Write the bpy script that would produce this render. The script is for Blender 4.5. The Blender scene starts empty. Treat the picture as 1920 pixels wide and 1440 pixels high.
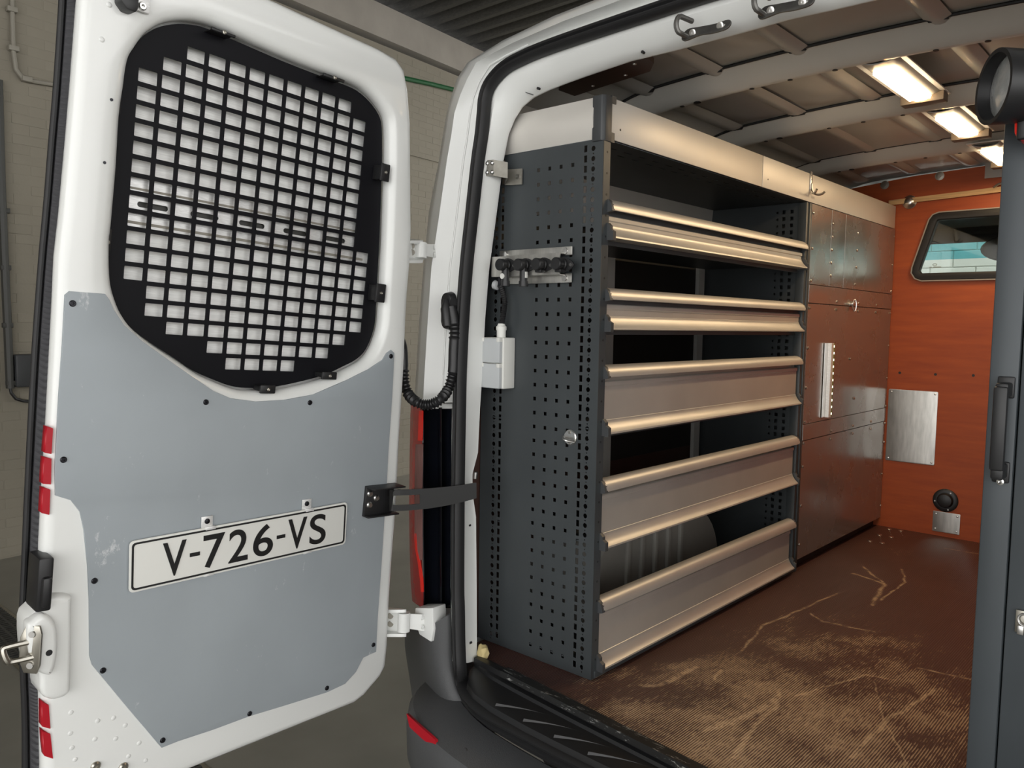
import bpy, bmesh, math, random
from mathutils import Vector, Matrix
random.seed(7)
SC = bpy.context.scene
COL = SC.collection
# ------------------------------------------------------------------ camera
F_PX = 1494.4
YAW, PITCH, ROLL = .733817, -.0746195, .0156022
CAM = Vector((.733487, -1.637051, 1.621383))
FWD = Vector((-math.sin(YAW)*math.cos(PITCH), math.cos(YAW)*math.cos(PITCH), math.sin(PITCH)))
_r = Vector((math.cos(YAW), math.sin(YAW), 0)); _u = _r.cross(FWD)
RGT = math.cos(ROLL)*_r + math.sin(ROLL)*_u
UPV = -math.sin(ROLL)*_r + math.cos(ROLL)*_u
cam_d = bpy.data.cameras.new('camera'); cam = bpy.data.objects.new('camera', cam_d); COL.objects.link(cam)
cam_d.sensor_fit = 'HORIZONTAL'; cam_d.sensor_width = 36; cam_d.lens = F_PX*36/1920
cam_d.clip_start = .05; cam_d.clip_end = 200
cam.matrix_world = Matrix(((RGT.x, UPV.x, -FWD.x, CAM.x), (RGT.y, UPV.y, -FWD.y, CAM.y), (RGT.z, UPV.z, -FWD.z, CAM.z), (0, 0, 0, 1)))
SC.camera = cam
# ------------------------------------------------------------------ daylight and exposure
W = bpy.data.worlds.new('overcast'); SC.world = W; W.use_nodes = True
_bg = W.node_tree.nodes['Background']; _bg.inputs[0].default_value = (1, .993, .978, 1); _bg.inputs[1].default_value = 1.4
SC.view_settings.view_transform = 'Standard'; SC.view_settings.look = 'None'
SC.view_settings.gamma = 1; SC.view_settings.use_curve_mapping = False
SC.view_settings.exposure = 1.12
LAMP_W = 1.2

# ------------------------------------------------------------------ measuring helpers (photo point -> place on a real plane)
def ray(x, y): return FWD + RGT*((x-960)/F_PX) - UPV*((y-720)/F_PX)
def onX(x, y, X): d = ray(x, y); return CAM + d*((X-CAM.x)/d.x)
def onY(x, y, Y): d = ray(x, y); return CAM + d*((Y-CAM.y)/d.y)
def onZ(x, y, Z): d = ray(x, y); return CAM + d*((Z-CAM.z)/d.z)
LEAN = .06
def onR(x, y, off=0):                       # the leaning rear plane of the van
    d = ray(x, y); y0 = -.17+off
    t = (y0+LEAN*(CAM.z-.70)-CAM.y)/(d.y-LEAN*d.z)
    return CAM + d*t
# ------------------------------------------------------------------ materials
MATS = {}
def mat(name, col, rough=.5, metal=0, emit=0, bump=0, bscale=60, var=0, vscale=4, coat=0, alpha=1, trans=0, spec=.5, stretch=(1, 1, 1), specks=0, speck_col=(.8, .8, .8), sp_scale=30):
    if name in MATS: return MATS[name]
    m = bpy.data.materials.new(name); m.use_nodes = True; MATS[name] = m
    nt = m.node_tree; b = nt.nodes['Principled BSDF']
    b.inputs['Base Color'].default_value = (*col, 1); b.inputs['Roughness'].default_value = rough
    b.inputs['Metallic'].default_value = metal; b.inputs['Specular IOR Level'].default_value = spec
    if coat: b.inputs['Coat Weight'].default_value = coat; b.inputs['Coat Roughness'].default_value = .08
    if trans: b.inputs['Transmission Weight'].default_value = trans
    if alpha < 1: b.inputs['Alpha'].default_value = alpha
    if emit: b.inputs['Emission Color'].default_value = (*col, 1); b.inputs['Emission Strength'].default_value = emit
    if bump or var or specks:
        tc = nt.nodes.new('ShaderNodeTexCoord'); mp = nt.nodes.new('ShaderNodeMapping'); mp.inputs['Scale'].default_value = stretch
        nt.links.new(tc.outputs['Object'], mp.inputs['Vector'])
    if var:
        n = nt.nodes.new('ShaderNodeTexNoise'); n.inputs['Scale'].default_value = vscale; n.inputs['Detail'].default_value = 6
        nt.links.new(mp.outputs[0], n.inputs['Vector'])
        r = nt.nodes.new('ShaderNodeMapRange'); r.inputs[1].default_value = .3; r.inputs[2].default_value = .7
        r.inputs[3].default_value = 1-var; r.inputs[4].default_value = 1+var
        nt.links.new(n.outputs[0], r.inputs[0])
        mx = nt.nodes.new('ShaderNodeVectorMath'); mx.operation = 'SCALE'; mx.inputs[0].default_value = col
        nt.links.new(r.outputs[0], mx.inputs['Scale']); last = mx.outputs[0]
        nt.links.new(last, b.inputs['Base Color'])
    if specks:
        n2 = nt.nodes.new('ShaderNodeTexNoise'); n2.inputs['Scale'].default_value = sp_scale; n2.inputs['Detail'].default_value = 8; n2.inputs['Roughness'].default_value = .75
        nt.links.new(mp.outputs[0], n2.inputs['Vector'])
        r2 = nt.nodes.new('ShaderNodeMapRange'); r2.inputs[1].default_value = 1-specks; r2.inputs[2].default_value = 1-specks+.06
        nt.links.new(n2.outputs[0], r2.inputs[0])
        mi = nt.nodes.new('ShaderNodeMix'); mi.data_type = 'RGBA'
        nt.links.new(r2.outputs[0], mi.inputs[0])
        if var: nt.links.new(last, mi.inputs[6])
        else: mi.inputs[6].default_value = (*col, 1)
        mi.inputs[7].default_value = (*speck_col, 1)
        nt.links.new(mi.outputs[2], b.inputs['Base Color'])
    if bump:
        n = nt.nodes.new('ShaderNodeTexNoise'); n.inputs['Scale'].default_value = bscale; n.inputs['Detail'].default_value = 4
        nt.links.new(mp.outputs[0], n.inputs['Vector'])
        bp = nt.nodes.new('ShaderNodeBump'); bp.inputs['Strength'].default_value = bump; bp.inputs['Distance'].default_value = .004
        nt.links.new(n.outputs[0], bp.inputs['Height']); nt.links.new(bp.outputs[0], b.inputs['Normal'])
    return m
WHITE = mat('white_paint', (.80, .81, .79), .28, coat=.4, var=.015, vscale=3)
JAMB = mat('white_jamb_paint', (.78, .79, .77), .35, coat=.2, var=.02)
BOWP = mat('bow_paint', (.66, .64, .59), .35, var=.03, coat=.2)
ROOFW = mat('white_primer_paint', (.50, .49, .46), .38, var=.06, vscale=5, coat=.15)
BLACK = mat('black_rubber', (.012, .012, .013), .55)
RIBBED = mat('ribbed_rubber', (.045, .045, .05), .6)
GRILLE = mat('black_powder_coat', (.006, .006, .008), .5, spec=.15, specks=.25, speck_col=(.10, .10, .11), sp_scale=50)
PANEL = mat('grey_door_lining', (.34, .375, .40), .5, var=.06, vscale=2.5, specks=.37, speck_col=(.56, .58, .59), sp_scale=9, stretch=(1.6, 1, 1))
SCREW = mat('dark_screw', (.03, .03, .035), .35, .8)
STEEL = mat('bright_steel', (.72, .71, .69), .28, 1, var=.1, vscale=30)
ZINC = mat('zinc_plated_steel', (.44, .42, .37), .33, 1, var=.15, vscale=25)
BRUSH = mat('brushed_aluminium', (.84, .84, .83), .40, .40, var=.12, vscale=10, stretch=(8, 8, 40))
SHEETB = mat('brushed_backing_sheet', (.92, .92, .90), .55, .0, var=.1, vscale=10, stretch=(3, 3, 60))
ANOD = mat('anodised_aluminium', (.60, .575, .53), .40, .55, var=.05, vscale=6, specks=.285, speck_col=(.22, .2, .18), sp_scale=14)
VALW = mat('valance_aluminium', (.72, .69, .64), .46, .35, var=.03, vscale=5)
DGREY = mat('dark_grey_steel', (.050, .057, .061), .42, .1, var=.12, vscale=6, specks=.26, speck_col=(.16, .17, .18), sp_scale=22, stretch=(1, 1, .5))
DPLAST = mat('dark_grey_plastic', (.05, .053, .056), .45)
PLAST = mat('black_plastic', (.014, .014, .015), .42)
BUMPER = mat('grey_bumper_plastic', (.085, .087, .09), .5, bump=.25, bscale=500, var=.08)
SILL = mat('black_sill_plastic', (.010, .010, .011), .4, specks=.25, speck_col=(.10, .10, .11), sp_scale=25)
REDL = mat('red_lens', (.55, .006, .012), .25, coat=.1, var=.12, vscale=15)
REDB = mat('bright_red_lens', (.85, .03, .02), .15, coat=.5)
PINKL = mat('pale_ribbed_lens', (.24, .12, .11), .25, coat=.1, var=.15, vscale=60, stretch=(6, 6, .3))
SMOKE = mat('dark_lamp_housing', (.004, .005, .008), .18)
REFL = mat('red_reflector_tape', (.46, .006, .018), .4)
PLATEW = mat('plate_white', (.76, .76, .72), .4, var=.02)
PLATEK = mat('plate_black', (.010, .010, .010), .4)
BOXW = mat('white_box_plastic', (.74, .74, .70), .4)
BOXG = mat('pale_grey_flap', (.50, .52, .53), .35)
GREYC = mat('painted_wall', (.27, .245, .195), .8, bump=.15, bscale=60, var=.035, vscale=3)
CONC = mat('concrete_beam', (.36, .33, .29), .85, bump=.3, bscale=40, var=.08, vscale=4)
FLOORC = mat('concrete_floor', (.215, .205, .175), .45, var=.16, vscale=2.2, specks=.30, speck_col=(.10, .09, .08), sp_scale=3)
CORR = mat('dark_corrugated_sheet', (.060, .057, .050), .7, var=.3, vscale=25, stretch=(1, 8, 1))
TIMBER = mat('raw_timber', (.42, .29, .16), .7, var=.25, vscale=8, stretch=(12, 1, 12))
PINE = mat('pine_batten', (.62, .40, .19), .6, var=.2, vscale=8, stretch=(1, 20, 20))
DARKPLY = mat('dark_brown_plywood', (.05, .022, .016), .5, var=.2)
def glass_mat(name, tint, refl):
    m = bpy.data.materials.new(name); m.use_nodes = True; nt = m.node_tree; out = nt.nodes['Material Output']; nt.nodes.remove(nt.nodes['Principled BSDF'])
    t = nt.nodes.new('ShaderNodeBsdfTransparent'); t.inputs[0].default_value = (*tint, 1)
    g = nt.nodes.new('ShaderNodeBsdfGlossy'); g.inputs['Roughness'].default_value = .03
    x = nt.nodes.new('ShaderNodeMixShader'); x.inputs[0].default_value = refl
    nt.links.new(t.outputs[0], x.inputs[1]); nt.links.new(g.outputs[0], x.inputs[2]); nt.links.new(x.outputs[0], out.inputs[0]); return m
LAMPB = mat('lamp_housing', (.42, .40, .37), .4)
GREEN = mat('green_pipe', (.01, .10, .03), .5)
PIPE = mat('grey_conduit', (.30, .28, .235), .6)
DPIPE = mat('dark_grey_conduit', (.05, .05, .045), .5)
LEDON = mat('led_chip', (.95, 1, .80), .3, emit=.6)
LEDG = mat('green_circuit_strip', (.20, .23, .05), .4)
EMITL = mat('lit_diffuser', (1, .80, .52), .4, emit=7)
FOAM = mat('yellow_foam', (.62, .50, .24), .8, bump=.6, bscale=60)
REDP = mat('bright_red_plastic', (.75, .02, .01), .35)
LENS = mat('worklight_lens', (.50, .51, .50), .15, .3, bump=.5, bscale=45, coat=.8)
BLOCKW = mat('white_block_wall', (.75, .76, .72), .8)
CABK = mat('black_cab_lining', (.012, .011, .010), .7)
TEAL = mat('teal_shade_band', (.05, .30, .36), .2)

STAIN = mat('stainless_steel', (.50, .49, .46), .34, .9, var=.15, vscale=12, stretch=(6, 6, 1))
def ply_mat(name, c1, c2, rough, sx):
    m = bpy.data.materials.new(name); m.use_nodes = True; nt = m.node_tree; b = nt.nodes['Principled BSDF']
    tc = nt.nodes.new('ShaderNodeTexCoord'); mp = nt.nodes.new('ShaderNodeMapping'); mp.inputs['Scale'].default_value = sx
    n = nt.nodes.new('ShaderNodeTexNoise'); n.inputs['Scale'].default_value = 6; n.inputs['Detail'].default_value = 8; n.inputs['Roughness'].default_value = .6
    cr = nt.nodes.new('ShaderNodeValToRGB'); cr.color_ramp.elements[0].position = .3; cr.color_ramp.elements[1].position = .7
    cr.color_ramp.elements[0].color = (*c1, 1); cr.color_ramp.elements[1].color = (*c2, 1)
    nt.links.new(tc.outputs['Object'], mp.inputs[0]); nt.links.new(mp.outputs[0], n.inputs['Vector']); nt.links.new(n.outputs[0], cr.inputs[0])
    nt.links.new(cr.outputs[0], b.inputs['Base Color']); b.inputs['Roughness'].default_value = rough
    return m
ORANGE = ply_mat('orange_stained_plywood', (.30, .048, .006), (.41, .078, .010), .55, (.7, 1, 6))
BROWNW = ply_mat('brown_film_plywood', (.09, .04, .028), (.12, .05, .035), .35, (2, 1, 5))

def sheet_mat():
    # bare aluminium sheet: dull mirror with hazy swirls and scratches
    m = bpy.data.materials.new('bare_aluminium_sheet'); m.use_nodes = True; nt = m.node_tree; b = nt.nodes['Principled BSDF']
    b.inputs['Base Color'].default_value = (.42, .40, .38, 1); b.inputs['Metallic'].default_value = .78
    tc = nt.nodes.new('ShaderNodeTexCoord'); n = nt.nodes.new('ShaderNodeTexNoise'); n.inputs['Scale'].default_value = 5; n.inputs['Detail'].default_value = 7
    mr = nt.nodes.new('ShaderNodeMapRange'); mr.inputs[1].default_value = .35; mr.inputs[2].default_value = .7; mr.inputs[3].default_value = .18; mr.inputs[4].default_value = .36
    nt.links.new(tc.outputs['Object'], n.inputs['Vector']); nt.links.new(n.outputs[0], mr.inputs[0]); nt.links.new(mr.outputs[0], b.inputs['Roughness'])
    n2 = nt.nodes.new('ShaderNodeTexNoise'); n2.inputs['Scale'].default_value = 2.2; n2.inputs['Detail'].default_value = 2
    bp = nt.nodes.new('ShaderNodeBump'); bp.inputs['Strength'].default_value = .12; bp.inputs['Distance'].default_value = .02
    nt.links.new(tc.outputs['Object'], n2.inputs['Vector']); nt.links.new(n2.outputs[0], bp.inputs['Height']); nt.links.new(bp.outputs[0], b.inputs['Normal'])
    return m
SHEET = sheet_mat()

GOUGES = [([(1568, 1113), (1433, 1172), (1390, 1220)], .006), ([(1308, 1251), (1239, 1285), (1203, 1285)], .010), ([(1354, 1257), (1340, 1273)], .006), ([(1459, 1299), (1453, 1321), (1405, 1372), (1374, 1420)], .009), ([(1453, 1313), (1382, 1352), (1318, 1368)], .014), ([(1488, 1305), (1627, 1265)], .005), ([(1754, 1293), (1657, 1354), (1599, 1420)], .008), ([(1657, 1354), (1639, 1277)], .003), ([(1657, 1354), (1702, 1431)], .003), ([(1627, 1267), (1682, 1275)], .004), ([(1722, 1253), (1833, 1277)], .007), ([(1599, 1075), (1659, 1095), (1635, 1135)], .009), ([(1620, 1063), (1659, 1095)], .006), ([(1692, 1067), (1696, 1091), (1651, 1125)], .006), ([(1774, 1028), (1841, 1040)], .007), ([(1520, 1150), (1540, 1165), (1640, 1185)], .006)]
def floor_mat():
    # brown anti-slip film plywood whose fine pressed lines (running along the van) are worn to bare wood
    m = bpy.data.materials.new('worn_anti_slip_plywood'); m.use_nodes = True; nt = m.node_tree; b = nt.nodes['Principled BSDF']; L = nt.links.new
    N = lambda t: nt.nodes.new(t)
    tc = N('ShaderNodeTexCoord')
    def math_(op, a, c=None):
        q = N('ShaderNodeMath'); q.operation = op; q.use_clamp = False
        for i, v in enumerate((a, c)):
            if v is None: continue
            if isinstance(v, (int, float)): q.inputs[i].default_value = v
            else: L(v, q.inputs[i])
        return q.outputs[0]
    def noise(scale, det, st=(1, 1, 1), rough=.6, loc=(0, 0, 0)):
        mp = N('ShaderNodeMapping'); mp.inputs['Scale'].default_value = st; mp.inputs['Location'].default_value = loc; L(tc.outputs['Object'], mp.inputs[0])
        n = N('ShaderNodeTexNoise'); n.inputs['Scale'].default_value = scale; n.inputs['Detail'].default_value = det; n.inputs['Roughness'].default_value = rough
        L(mp.outputs[0], n.inputs['Vector']); return n.outputs[0]
    def ramp(v, a, c, lo=0, hi=1):
        r = N('ShaderNodeMapRange'); L(v, r.inputs[0]); r.inputs[1].default_value = a; r.inputs[2].default_value = c; r.inputs[3].default_value = lo; r.inputs[4].default_value = hi; return r.outputs[0]
    sx = N('ShaderNodeSeparateXYZ'); L(tc.outputs['Object'], sx.inputs[0]); X, Y = sx.outputs[0], sx.outputs[1]
    # pressed lines, 5.8 mm apart
    lines = math_('SINE', math_('MULTIPLY', math_('ADD', X, math_('MULTIPLY', noise(3, 2), .004)), 2*math.pi/.0058))
    brk = noise(130, 3, (1, .28, 1), .7)
    # wear: strongest by the sill and in the middle of the gangway
    dx = math_('DIVIDE', math_('SUBTRACT', X, .06), .50); dy = math_('DIVIDE', math_('ADD', Y, .18), 1.05)
    zone = math_('MAXIMUM', math_('SUBTRACT', 1, math_('ADD', math_('MULTIPLY', dx, dx), math_('MULTIPLY', dy, dy))), -.55)
    patch = noise(7, 8, (1, .8, 1), .72)
    wear = math_('ADD', math_('MULTIPLY', zone, .57), math_('MULTIPLY', math_('SUBTRACT', patch, .54), 2.6))
    w1 = math_('ADD', math_('ADD', wear, math_('MULTIPLY', lines, .34)), math_('MULTIPLY', math_('SUBTRACT', brk, .5), 1.5))
    m1 = ramp(w1, .30, .46)
    # single long gouges, measured on the floor
    wob = N('ShaderNodeTexNoise'); wob.inputs['Scale'].default_value = 14; wob.inputs['Detail'].default_value = 5; L(tc.outputs['Object'], wob.inputs['Vector'])
    va = N('ShaderNodeVectorMath'); va.operation = 'SUBTRACT'; L(wob.outputs['Color'], va.inputs[0]); va.inputs[1].default_value = (.5, .5, .5)
    vs = N('ShaderNodeVectorMath'); vs.operation = 'SCALE'; L(va.outputs[0], vs.inputs[0]); vs.inputs['Scale'].default_value = .03
    vp = N('ShaderNodeVectorMath'); vp.operation = 'ADD'; L(tc.outputs['Object'], vp.inputs[0]); L(vs.outputs[0], vp.inputs[1])
    sp = N('ShaderNodeSeparateXYZ'); L(vp.outputs[0], sp.inputs[0]); PX, PY = sp.outputs[0], sp.outputs[1]
    s = None
    for pts, wd in GOUGES:
        P = [onZ(x, y, .70) for x, y in pts]
        for a, c in zip(P, P[1:]):
            d = c-a; Ls = d.length; ux, uy = d.x/Ls, d.y/Ls
            rx, ry = math_('SUBTRACT', PX, a.x), math_('SUBTRACT', PY, a.y)
            t = math_('ADD', math_('MULTIPLY', rx, ux), math_('MULTIPLY', ry, uy)); tc_ = math_('MINIMUM', math_('MAXIMUM', t, 0), Ls)
            ex, ey = math_('SUBTRACT', rx, math_('MULTIPLY', tc_, ux)), math_('SUBTRACT', ry, math_('MULTIPLY', tc_, uy))
            dist = math_('SQRT', math_('ADD', math_('MULTIPLY', ex, ex), math_('MULTIPLY', ey, ey)))
            k = ramp(dist, wd*.25, wd, 1, 0); s = k if s is None else math_('MAXIMUM', s, k)
    s = math_('MULTIPLY', s, ramp(noise(55, 4, rough=.75), .36, .56))
    fine = ramp(noise(16, 6, (1.0, .25, 1), .8, (4, 2, 0)), .66, .70)
    msk = math_('MINIMUM', math_('ADD', math_('ADD', math_('MULTIPLY', m1, .68), math_('MULTIPLY', s, .66)), math_('MULTIPLY', fine, .35)), 1)
    dark = N('ShaderNodeMix'); dark.data_type = 'RGBA'; L(noise(7, 5), dark.inputs[0]); dark.inputs[6].default_value = (.062, .026, .020, 1); dark.inputs[7].default_value = (.105, .048, .036, 1)
    mx = N('ShaderNodeMix'); mx.data_type = 'RGBA'; L(msk, mx.inputs[0]); L(dark.outputs[2], mx.inputs[6]); mx.inputs[7].default_value = (.64, .45, .28, 1)
    L(mx.outputs[2], b.inputs['Base Color']); L(ramp(msk, 0, 1, .38, .7), b.inputs['Roughness'])
    bp = N('ShaderNodeBump'); bp.inputs['Strength'].default_value = .35; bp.inputs['Distance'].default_value = .002; L(lines, bp.inputs['Height']); L(bp.outputs[0], b.inputs['Normal'])
    return m
FLOORP = floor_mat()

# ------------------------------------------------------------------ mesh helpers
def link(o, parent=None):
    COL.objects.link(o)
    if parent: o.parent = parent
    return o
def tag(o, label, cat=None, group=None, kind=None):
    o['label'] = label
    if cat: o['category'] = cat
    if group: o['group'] = group
    if kind: o['kind'] = kind
    return o
def empty(name, loc=(0, 0, 0), label=None, cat=None, group=None, mtx=None):
    o = bpy.data.objects.new(name, None); o.empty_display_size = .05; link(o)
    if mtx: o.matrix_world = mtx
    else: o.location = loc
    if label: tag(o, label, cat, group)
    return o
def smooth_by_angle(me, ang=35):
    bm = bmesh.new(); bm.from_mesh(me)
    for f in bm.faces: f.smooth = True
    for e in bm.edges:
        e.smooth = not (len(e.link_faces) != 2 or e.calc_face_angle(0) > math.radians(ang))
    bm.to_mesh(me); bm.free()
class MB:
    def __init__(s): s.bm = bmesh.new()
    def face(s, vs):
        try: return s.bm.faces.new([s.bm.verts.new(v) for v in vs])
        except ValueError: pass
    def box(s, a, b, bev=0):
        lo = [min(a[i], b[i]) for i in range(3)]; hi = [max(a[i], b[i]) for i in range(3)]
        return s.hexa([(lo[0], lo[1], lo[2]), (hi[0], lo[1], lo[2]), (hi[0], hi[1], lo[2]), (lo[0], hi[1], lo[2])],
                      [(lo[0], lo[1], hi[2]), (hi[0], lo[1], hi[2]), (hi[0], hi[1], hi[2]), (lo[0], hi[1], hi[2])], bev)
    def hexa(s, bot, top, bev=0): return s.prism(bot, top, bev)
    def prism(s, bot, top, bev=0):
        A = [s.bm.verts.new(v) for v in bot]; B = [s.bm.verts.new(v) for v in top]; n = len(A)
        fs = [s.bm.faces.new(A[::-1]), s.bm.faces.new(B)]
        for i in range(n): fs.append(s.bm.faces.new([A[i], A[(i+1) % n], B[(i+1) % n], B[i]]))
        if bev:
            es = list({e for f in fs for e in f.edges})
            bmesh.ops.bevel(s.bm, geom=es, offset=bev, segments=2, affect='EDGES', profile=.5, clamp_overlap=True)
        return fs
    def cyl(s, p, q, r, r2=None, n=16, cap=True):
        p, q = Vector(p), Vector(q); d = (q-p).normalized()
        a = d.orthogonal().normalized(); b = d.cross(a); r2 = r if r2 is None else r2
        A = [s.bm.verts.new(p+(a*math.cos(t)+b*math.sin(t))*r) for t in [2*math.pi*i/n for i in range(n)]]
        B = [s.bm.verts.new(q+(a*math.cos(t)+b*math.sin(t))*r2) for t in [2*math.pi*i/n for i in range(n)]]
        for i in range(n): s.bm.faces.new([A[i], A[(i+1) % n], B[(i+1) % n], B[i]])
        if cap: s.bm.faces.new(A[::-1]); s.bm.faces.new(B)
    def lathe(s, c, axis, prof, n=24):
        c = Vector(c); d = Vector(axis).normalized(); a = d.orthogonal().normalized(); b = d.cross(a); rings = []
        for (h, r) in prof:
            rings.append([s.bm.verts.new(c+d*h+(a*math.cos(t)+b*math.sin(t))*max(r, 1e-4)) for t in [2*math.pi*i/n for i in range(n)]])
        for A, B in zip(rings, rings[1:]):
            for i in range(n): s.bm.faces.new([A[i], A[(i+1) % n], B[(i+1) % n], B[i]])
        s.bm.faces.new(rings[0][::-1]); s.bm.faces.new(rings[-1])
    def tube(s, pts, r, n=10, cap=True):
        pts = [Vector(p) for p in pts]; rs = r if isinstance(r, (list, tuple)) else [r]*len(pts)
        rings = []; a = None
        for i, p in enumerate(pts):
            d = (pts[min(i+1, len(pts)-1)]-pts[max(i-1, 0)]).normalized()
            if a is None: a = d.orthogonal().normalized()
            a = (a-d*a.dot(d)).normalized(); b = d.cross(a)
            rings.append([s.bm.verts.new(p+(a*math.cos(t)+b*math.sin(t))*rs[i]) for t in [2*math.pi*k/n for k in range(n)]])
        for A, B in zip(rings, rings[1:]):
            for i in range(n): s.bm.faces.new([A[i], A[(i+1) % n], B[(i+1) % n], B[i]])
        if cap: s.bm.faces.new(rings[0][::-1]); s.bm.faces.new(rings[-1])
    def grid(s, rows):
        V = [[s.bm.verts.new(p) for p in r] for r in rows]
        for A, B in zip(V, V[1:]):
            for i in range(len(A)-1): s.bm.faces.new([A[i], A[i+1], B[i+1], B[i]])
    def build(s, name, m, parent=None, smooth=True, solid=0, xf=None, ang=35):
        if xf: bmesh.ops.transform(s.bm, matrix=xf, verts=s.bm.verts)
        bmesh.ops.recalc_face_normals(s.bm, faces=s.bm.faces)
        me = bpy.data.meshes.new(name); s.bm.to_mesh(me); s.bm.free(); me.materials.append(m)
        if smooth: smooth_by_angle(me, ang)
        o = bpy.data.objects.new(name, me); link(o, parent)
        if solid:
            md = o.modifiers.new('thickness', 'SOLIDIFY'); md.thickness = abs(solid); md.offset = 0 if solid > 0 else -1
        return o
def inst(o, loc, parent=None, rot=None, name=None):
    c = o.copy()
    if name: c.name = name
    link(c, parent if parent else o.parent); c.location = loc
    if rot: c.rotation_euler = rot
    return c
def rrect(x0, x1, y0, y1, r, n=4):
    P = []
    for cx, cy, a in ((x1-r, y1-r, 0), (x0+r, y1-r, 90), (x0+r, y0+r, 180), (x1-r, y0+r, 270)):
        for k in range(n+1):
            t = math.radians(a+90*k/n); P.append((cx+r*math.cos(t), cy+r*math.sin(t)))
    return P
def circ(cx, cy, r, n=10): return [(cx+r*math.cos(2*math.pi*i/n), cy+r*math.sin(2*math.pi*i/n)) for i in range(n)]
def catmull(P, n=5, closed=True):
    P = [Vector((p[0], p[1], 0)) for p in P]; out = []; N = len(P); rng = range(N if closed else N-1)
    for i in rng:
        g = lambda k: P[k % N] if closed else P[max(0, min(N-1, k))]
        p0, p1, p2, p3 = g(i-1), g(i), g(i+1), g(i+2)
        for k in range(n):
            t = k/n
            q = .5*((2*p1)+(p2-p0)*t+(2*p0-5*p1+4*p2-p3)*t*t+(3*p1-p0-3*p2+p3)*t**3); out.append((q.x, q.y))
    if not closed: out.append((P[-1].x, P[-1].y))
    return out
def inset(P, d):                            # shrink (d>0) a closed outline about its own edge normals
    A = sum(P[i][0]*P[(i+1) % len(P)][1]-P[(i+1) % len(P)][0]*P[i][1] for i in range(len(P))); s = 1 if A > 0 else -1; out = []
    for i in range(len(P)):
        a, b = Vector(P[i-1]), Vector(P[(i+1) % len(P)]); t = (b-a).normalized(); out.append((P[i][0]-t.y*d*s, P[i][1]+t.x*d*s))
    return out
def plate(name, outer, holes, t, m, parent=None, fn=None, bev=0, smooth=False):
    """flat sheet of thickness t in a 2-D outline with real holes; fn maps (a, b, c) to 3-D, c from -t/2 to t/2"""
    cu = bpy.data.curves.new(name, 'CURVE'); cu.dimensions = '2D'; cu.fill_mode = 'BOTH'; cu.extrude = max(t/2-bev, 0)
    if bev: cu.bevel_depth = bev; cu.bevel_resolution = 2; cu.offset = -bev
    for poly in [outer]+holes:
        sp = cu.splines.new('POLY'); sp.points.add(len(poly)-1); sp.use_cyclic_u = True
        for p, q in zip(sp.points, poly): p.co = (q[0], q[1], 0, 1)
    tmp = bpy.data.objects.new('tmp', cu); COL.objects.link(tmp); dg = bpy.context.evaluated_depsgraph_get()
    me = bpy.data.meshes.new_from_object(tmp.evaluated_get(dg)); bpy.data.objects.remove(tmp); bpy.data.curves.remove(cu)
    me.name = name
    for v in me.vertices: v.co = fn(*v.co) if fn else v.co
    bm = bmesh.new(); bm.from_mesh(me); bmesh.ops.remove_doubles(bm, verts=bm.verts, dist=1e-5); bmesh.ops.recalc_face_normals(bm, faces=bm.faces); bm.to_mesh(me); bm.free()
    me.materials.clear(); me.materials.append(m)
    if smooth or bev: smooth_by_angle(me, 40)
    return link(bpy.data.objects.new(name, me), parent)
def text_mesh(name, body, size, t, m, fn, parent, off=0):
    cu = bpy.data.curves.new(name, 'FONT'); cu.body = body; cu.size = size; cu.extrude = t/2; cu.offset = off; cu.align_x = 'CENTER'; cu.align_y = 'CENTER'
    tmp = bpy.data.objects.new('tmp', cu); COL.objects.link(tmp); dg = bpy.context.evaluated_depsgraph_get()
    me = bpy.data.meshes.new_from_object(tmp.evaluated_get(dg)); bpy.data.objects.remove(tmp)
    for v in me.vertices: v.co = fn(*v.co)
    me.materials.clear(); me.materials.append(m); me.name = name
    return link(bpy.data.objects.new(name, me), parent)
# ================================================================== THE HALL
def wallX(Y): return -5.30-.114*Y          # the long wall runs slightly askew to the van
g = MB(); g.box((-9, -7, -.2), (9, 14, 0)); tag(g.build('floor', FLOORC, smooth=False), 'grey coated concrete hall floor under the van', kind='structure')
WN = Vector((1, .114, 0)).normalized(); WT = Vector((-.114, 1, 0)).normalized()
wall = MB(); wall.prism([(wallX(-6)-.3, -6, 0), (wallX(13)-.3, 13, 0), (wallX(13)+.002, 13, 0), (wallX(-6)+.002, -6, 0)],
                        [(wallX(-6)-.3, -6, 4.36), (wallX(13)-.3, 13, 4.36), (wallX(13)+.002, 13, 4.36), (wallX(-6)+.002, -6, 4.36)])
wall = wall.build('wall_left', GREYC, smooth=False); tag(wall, 'beige painted brick wall of the hall behind the open door', kind='structure')
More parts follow.
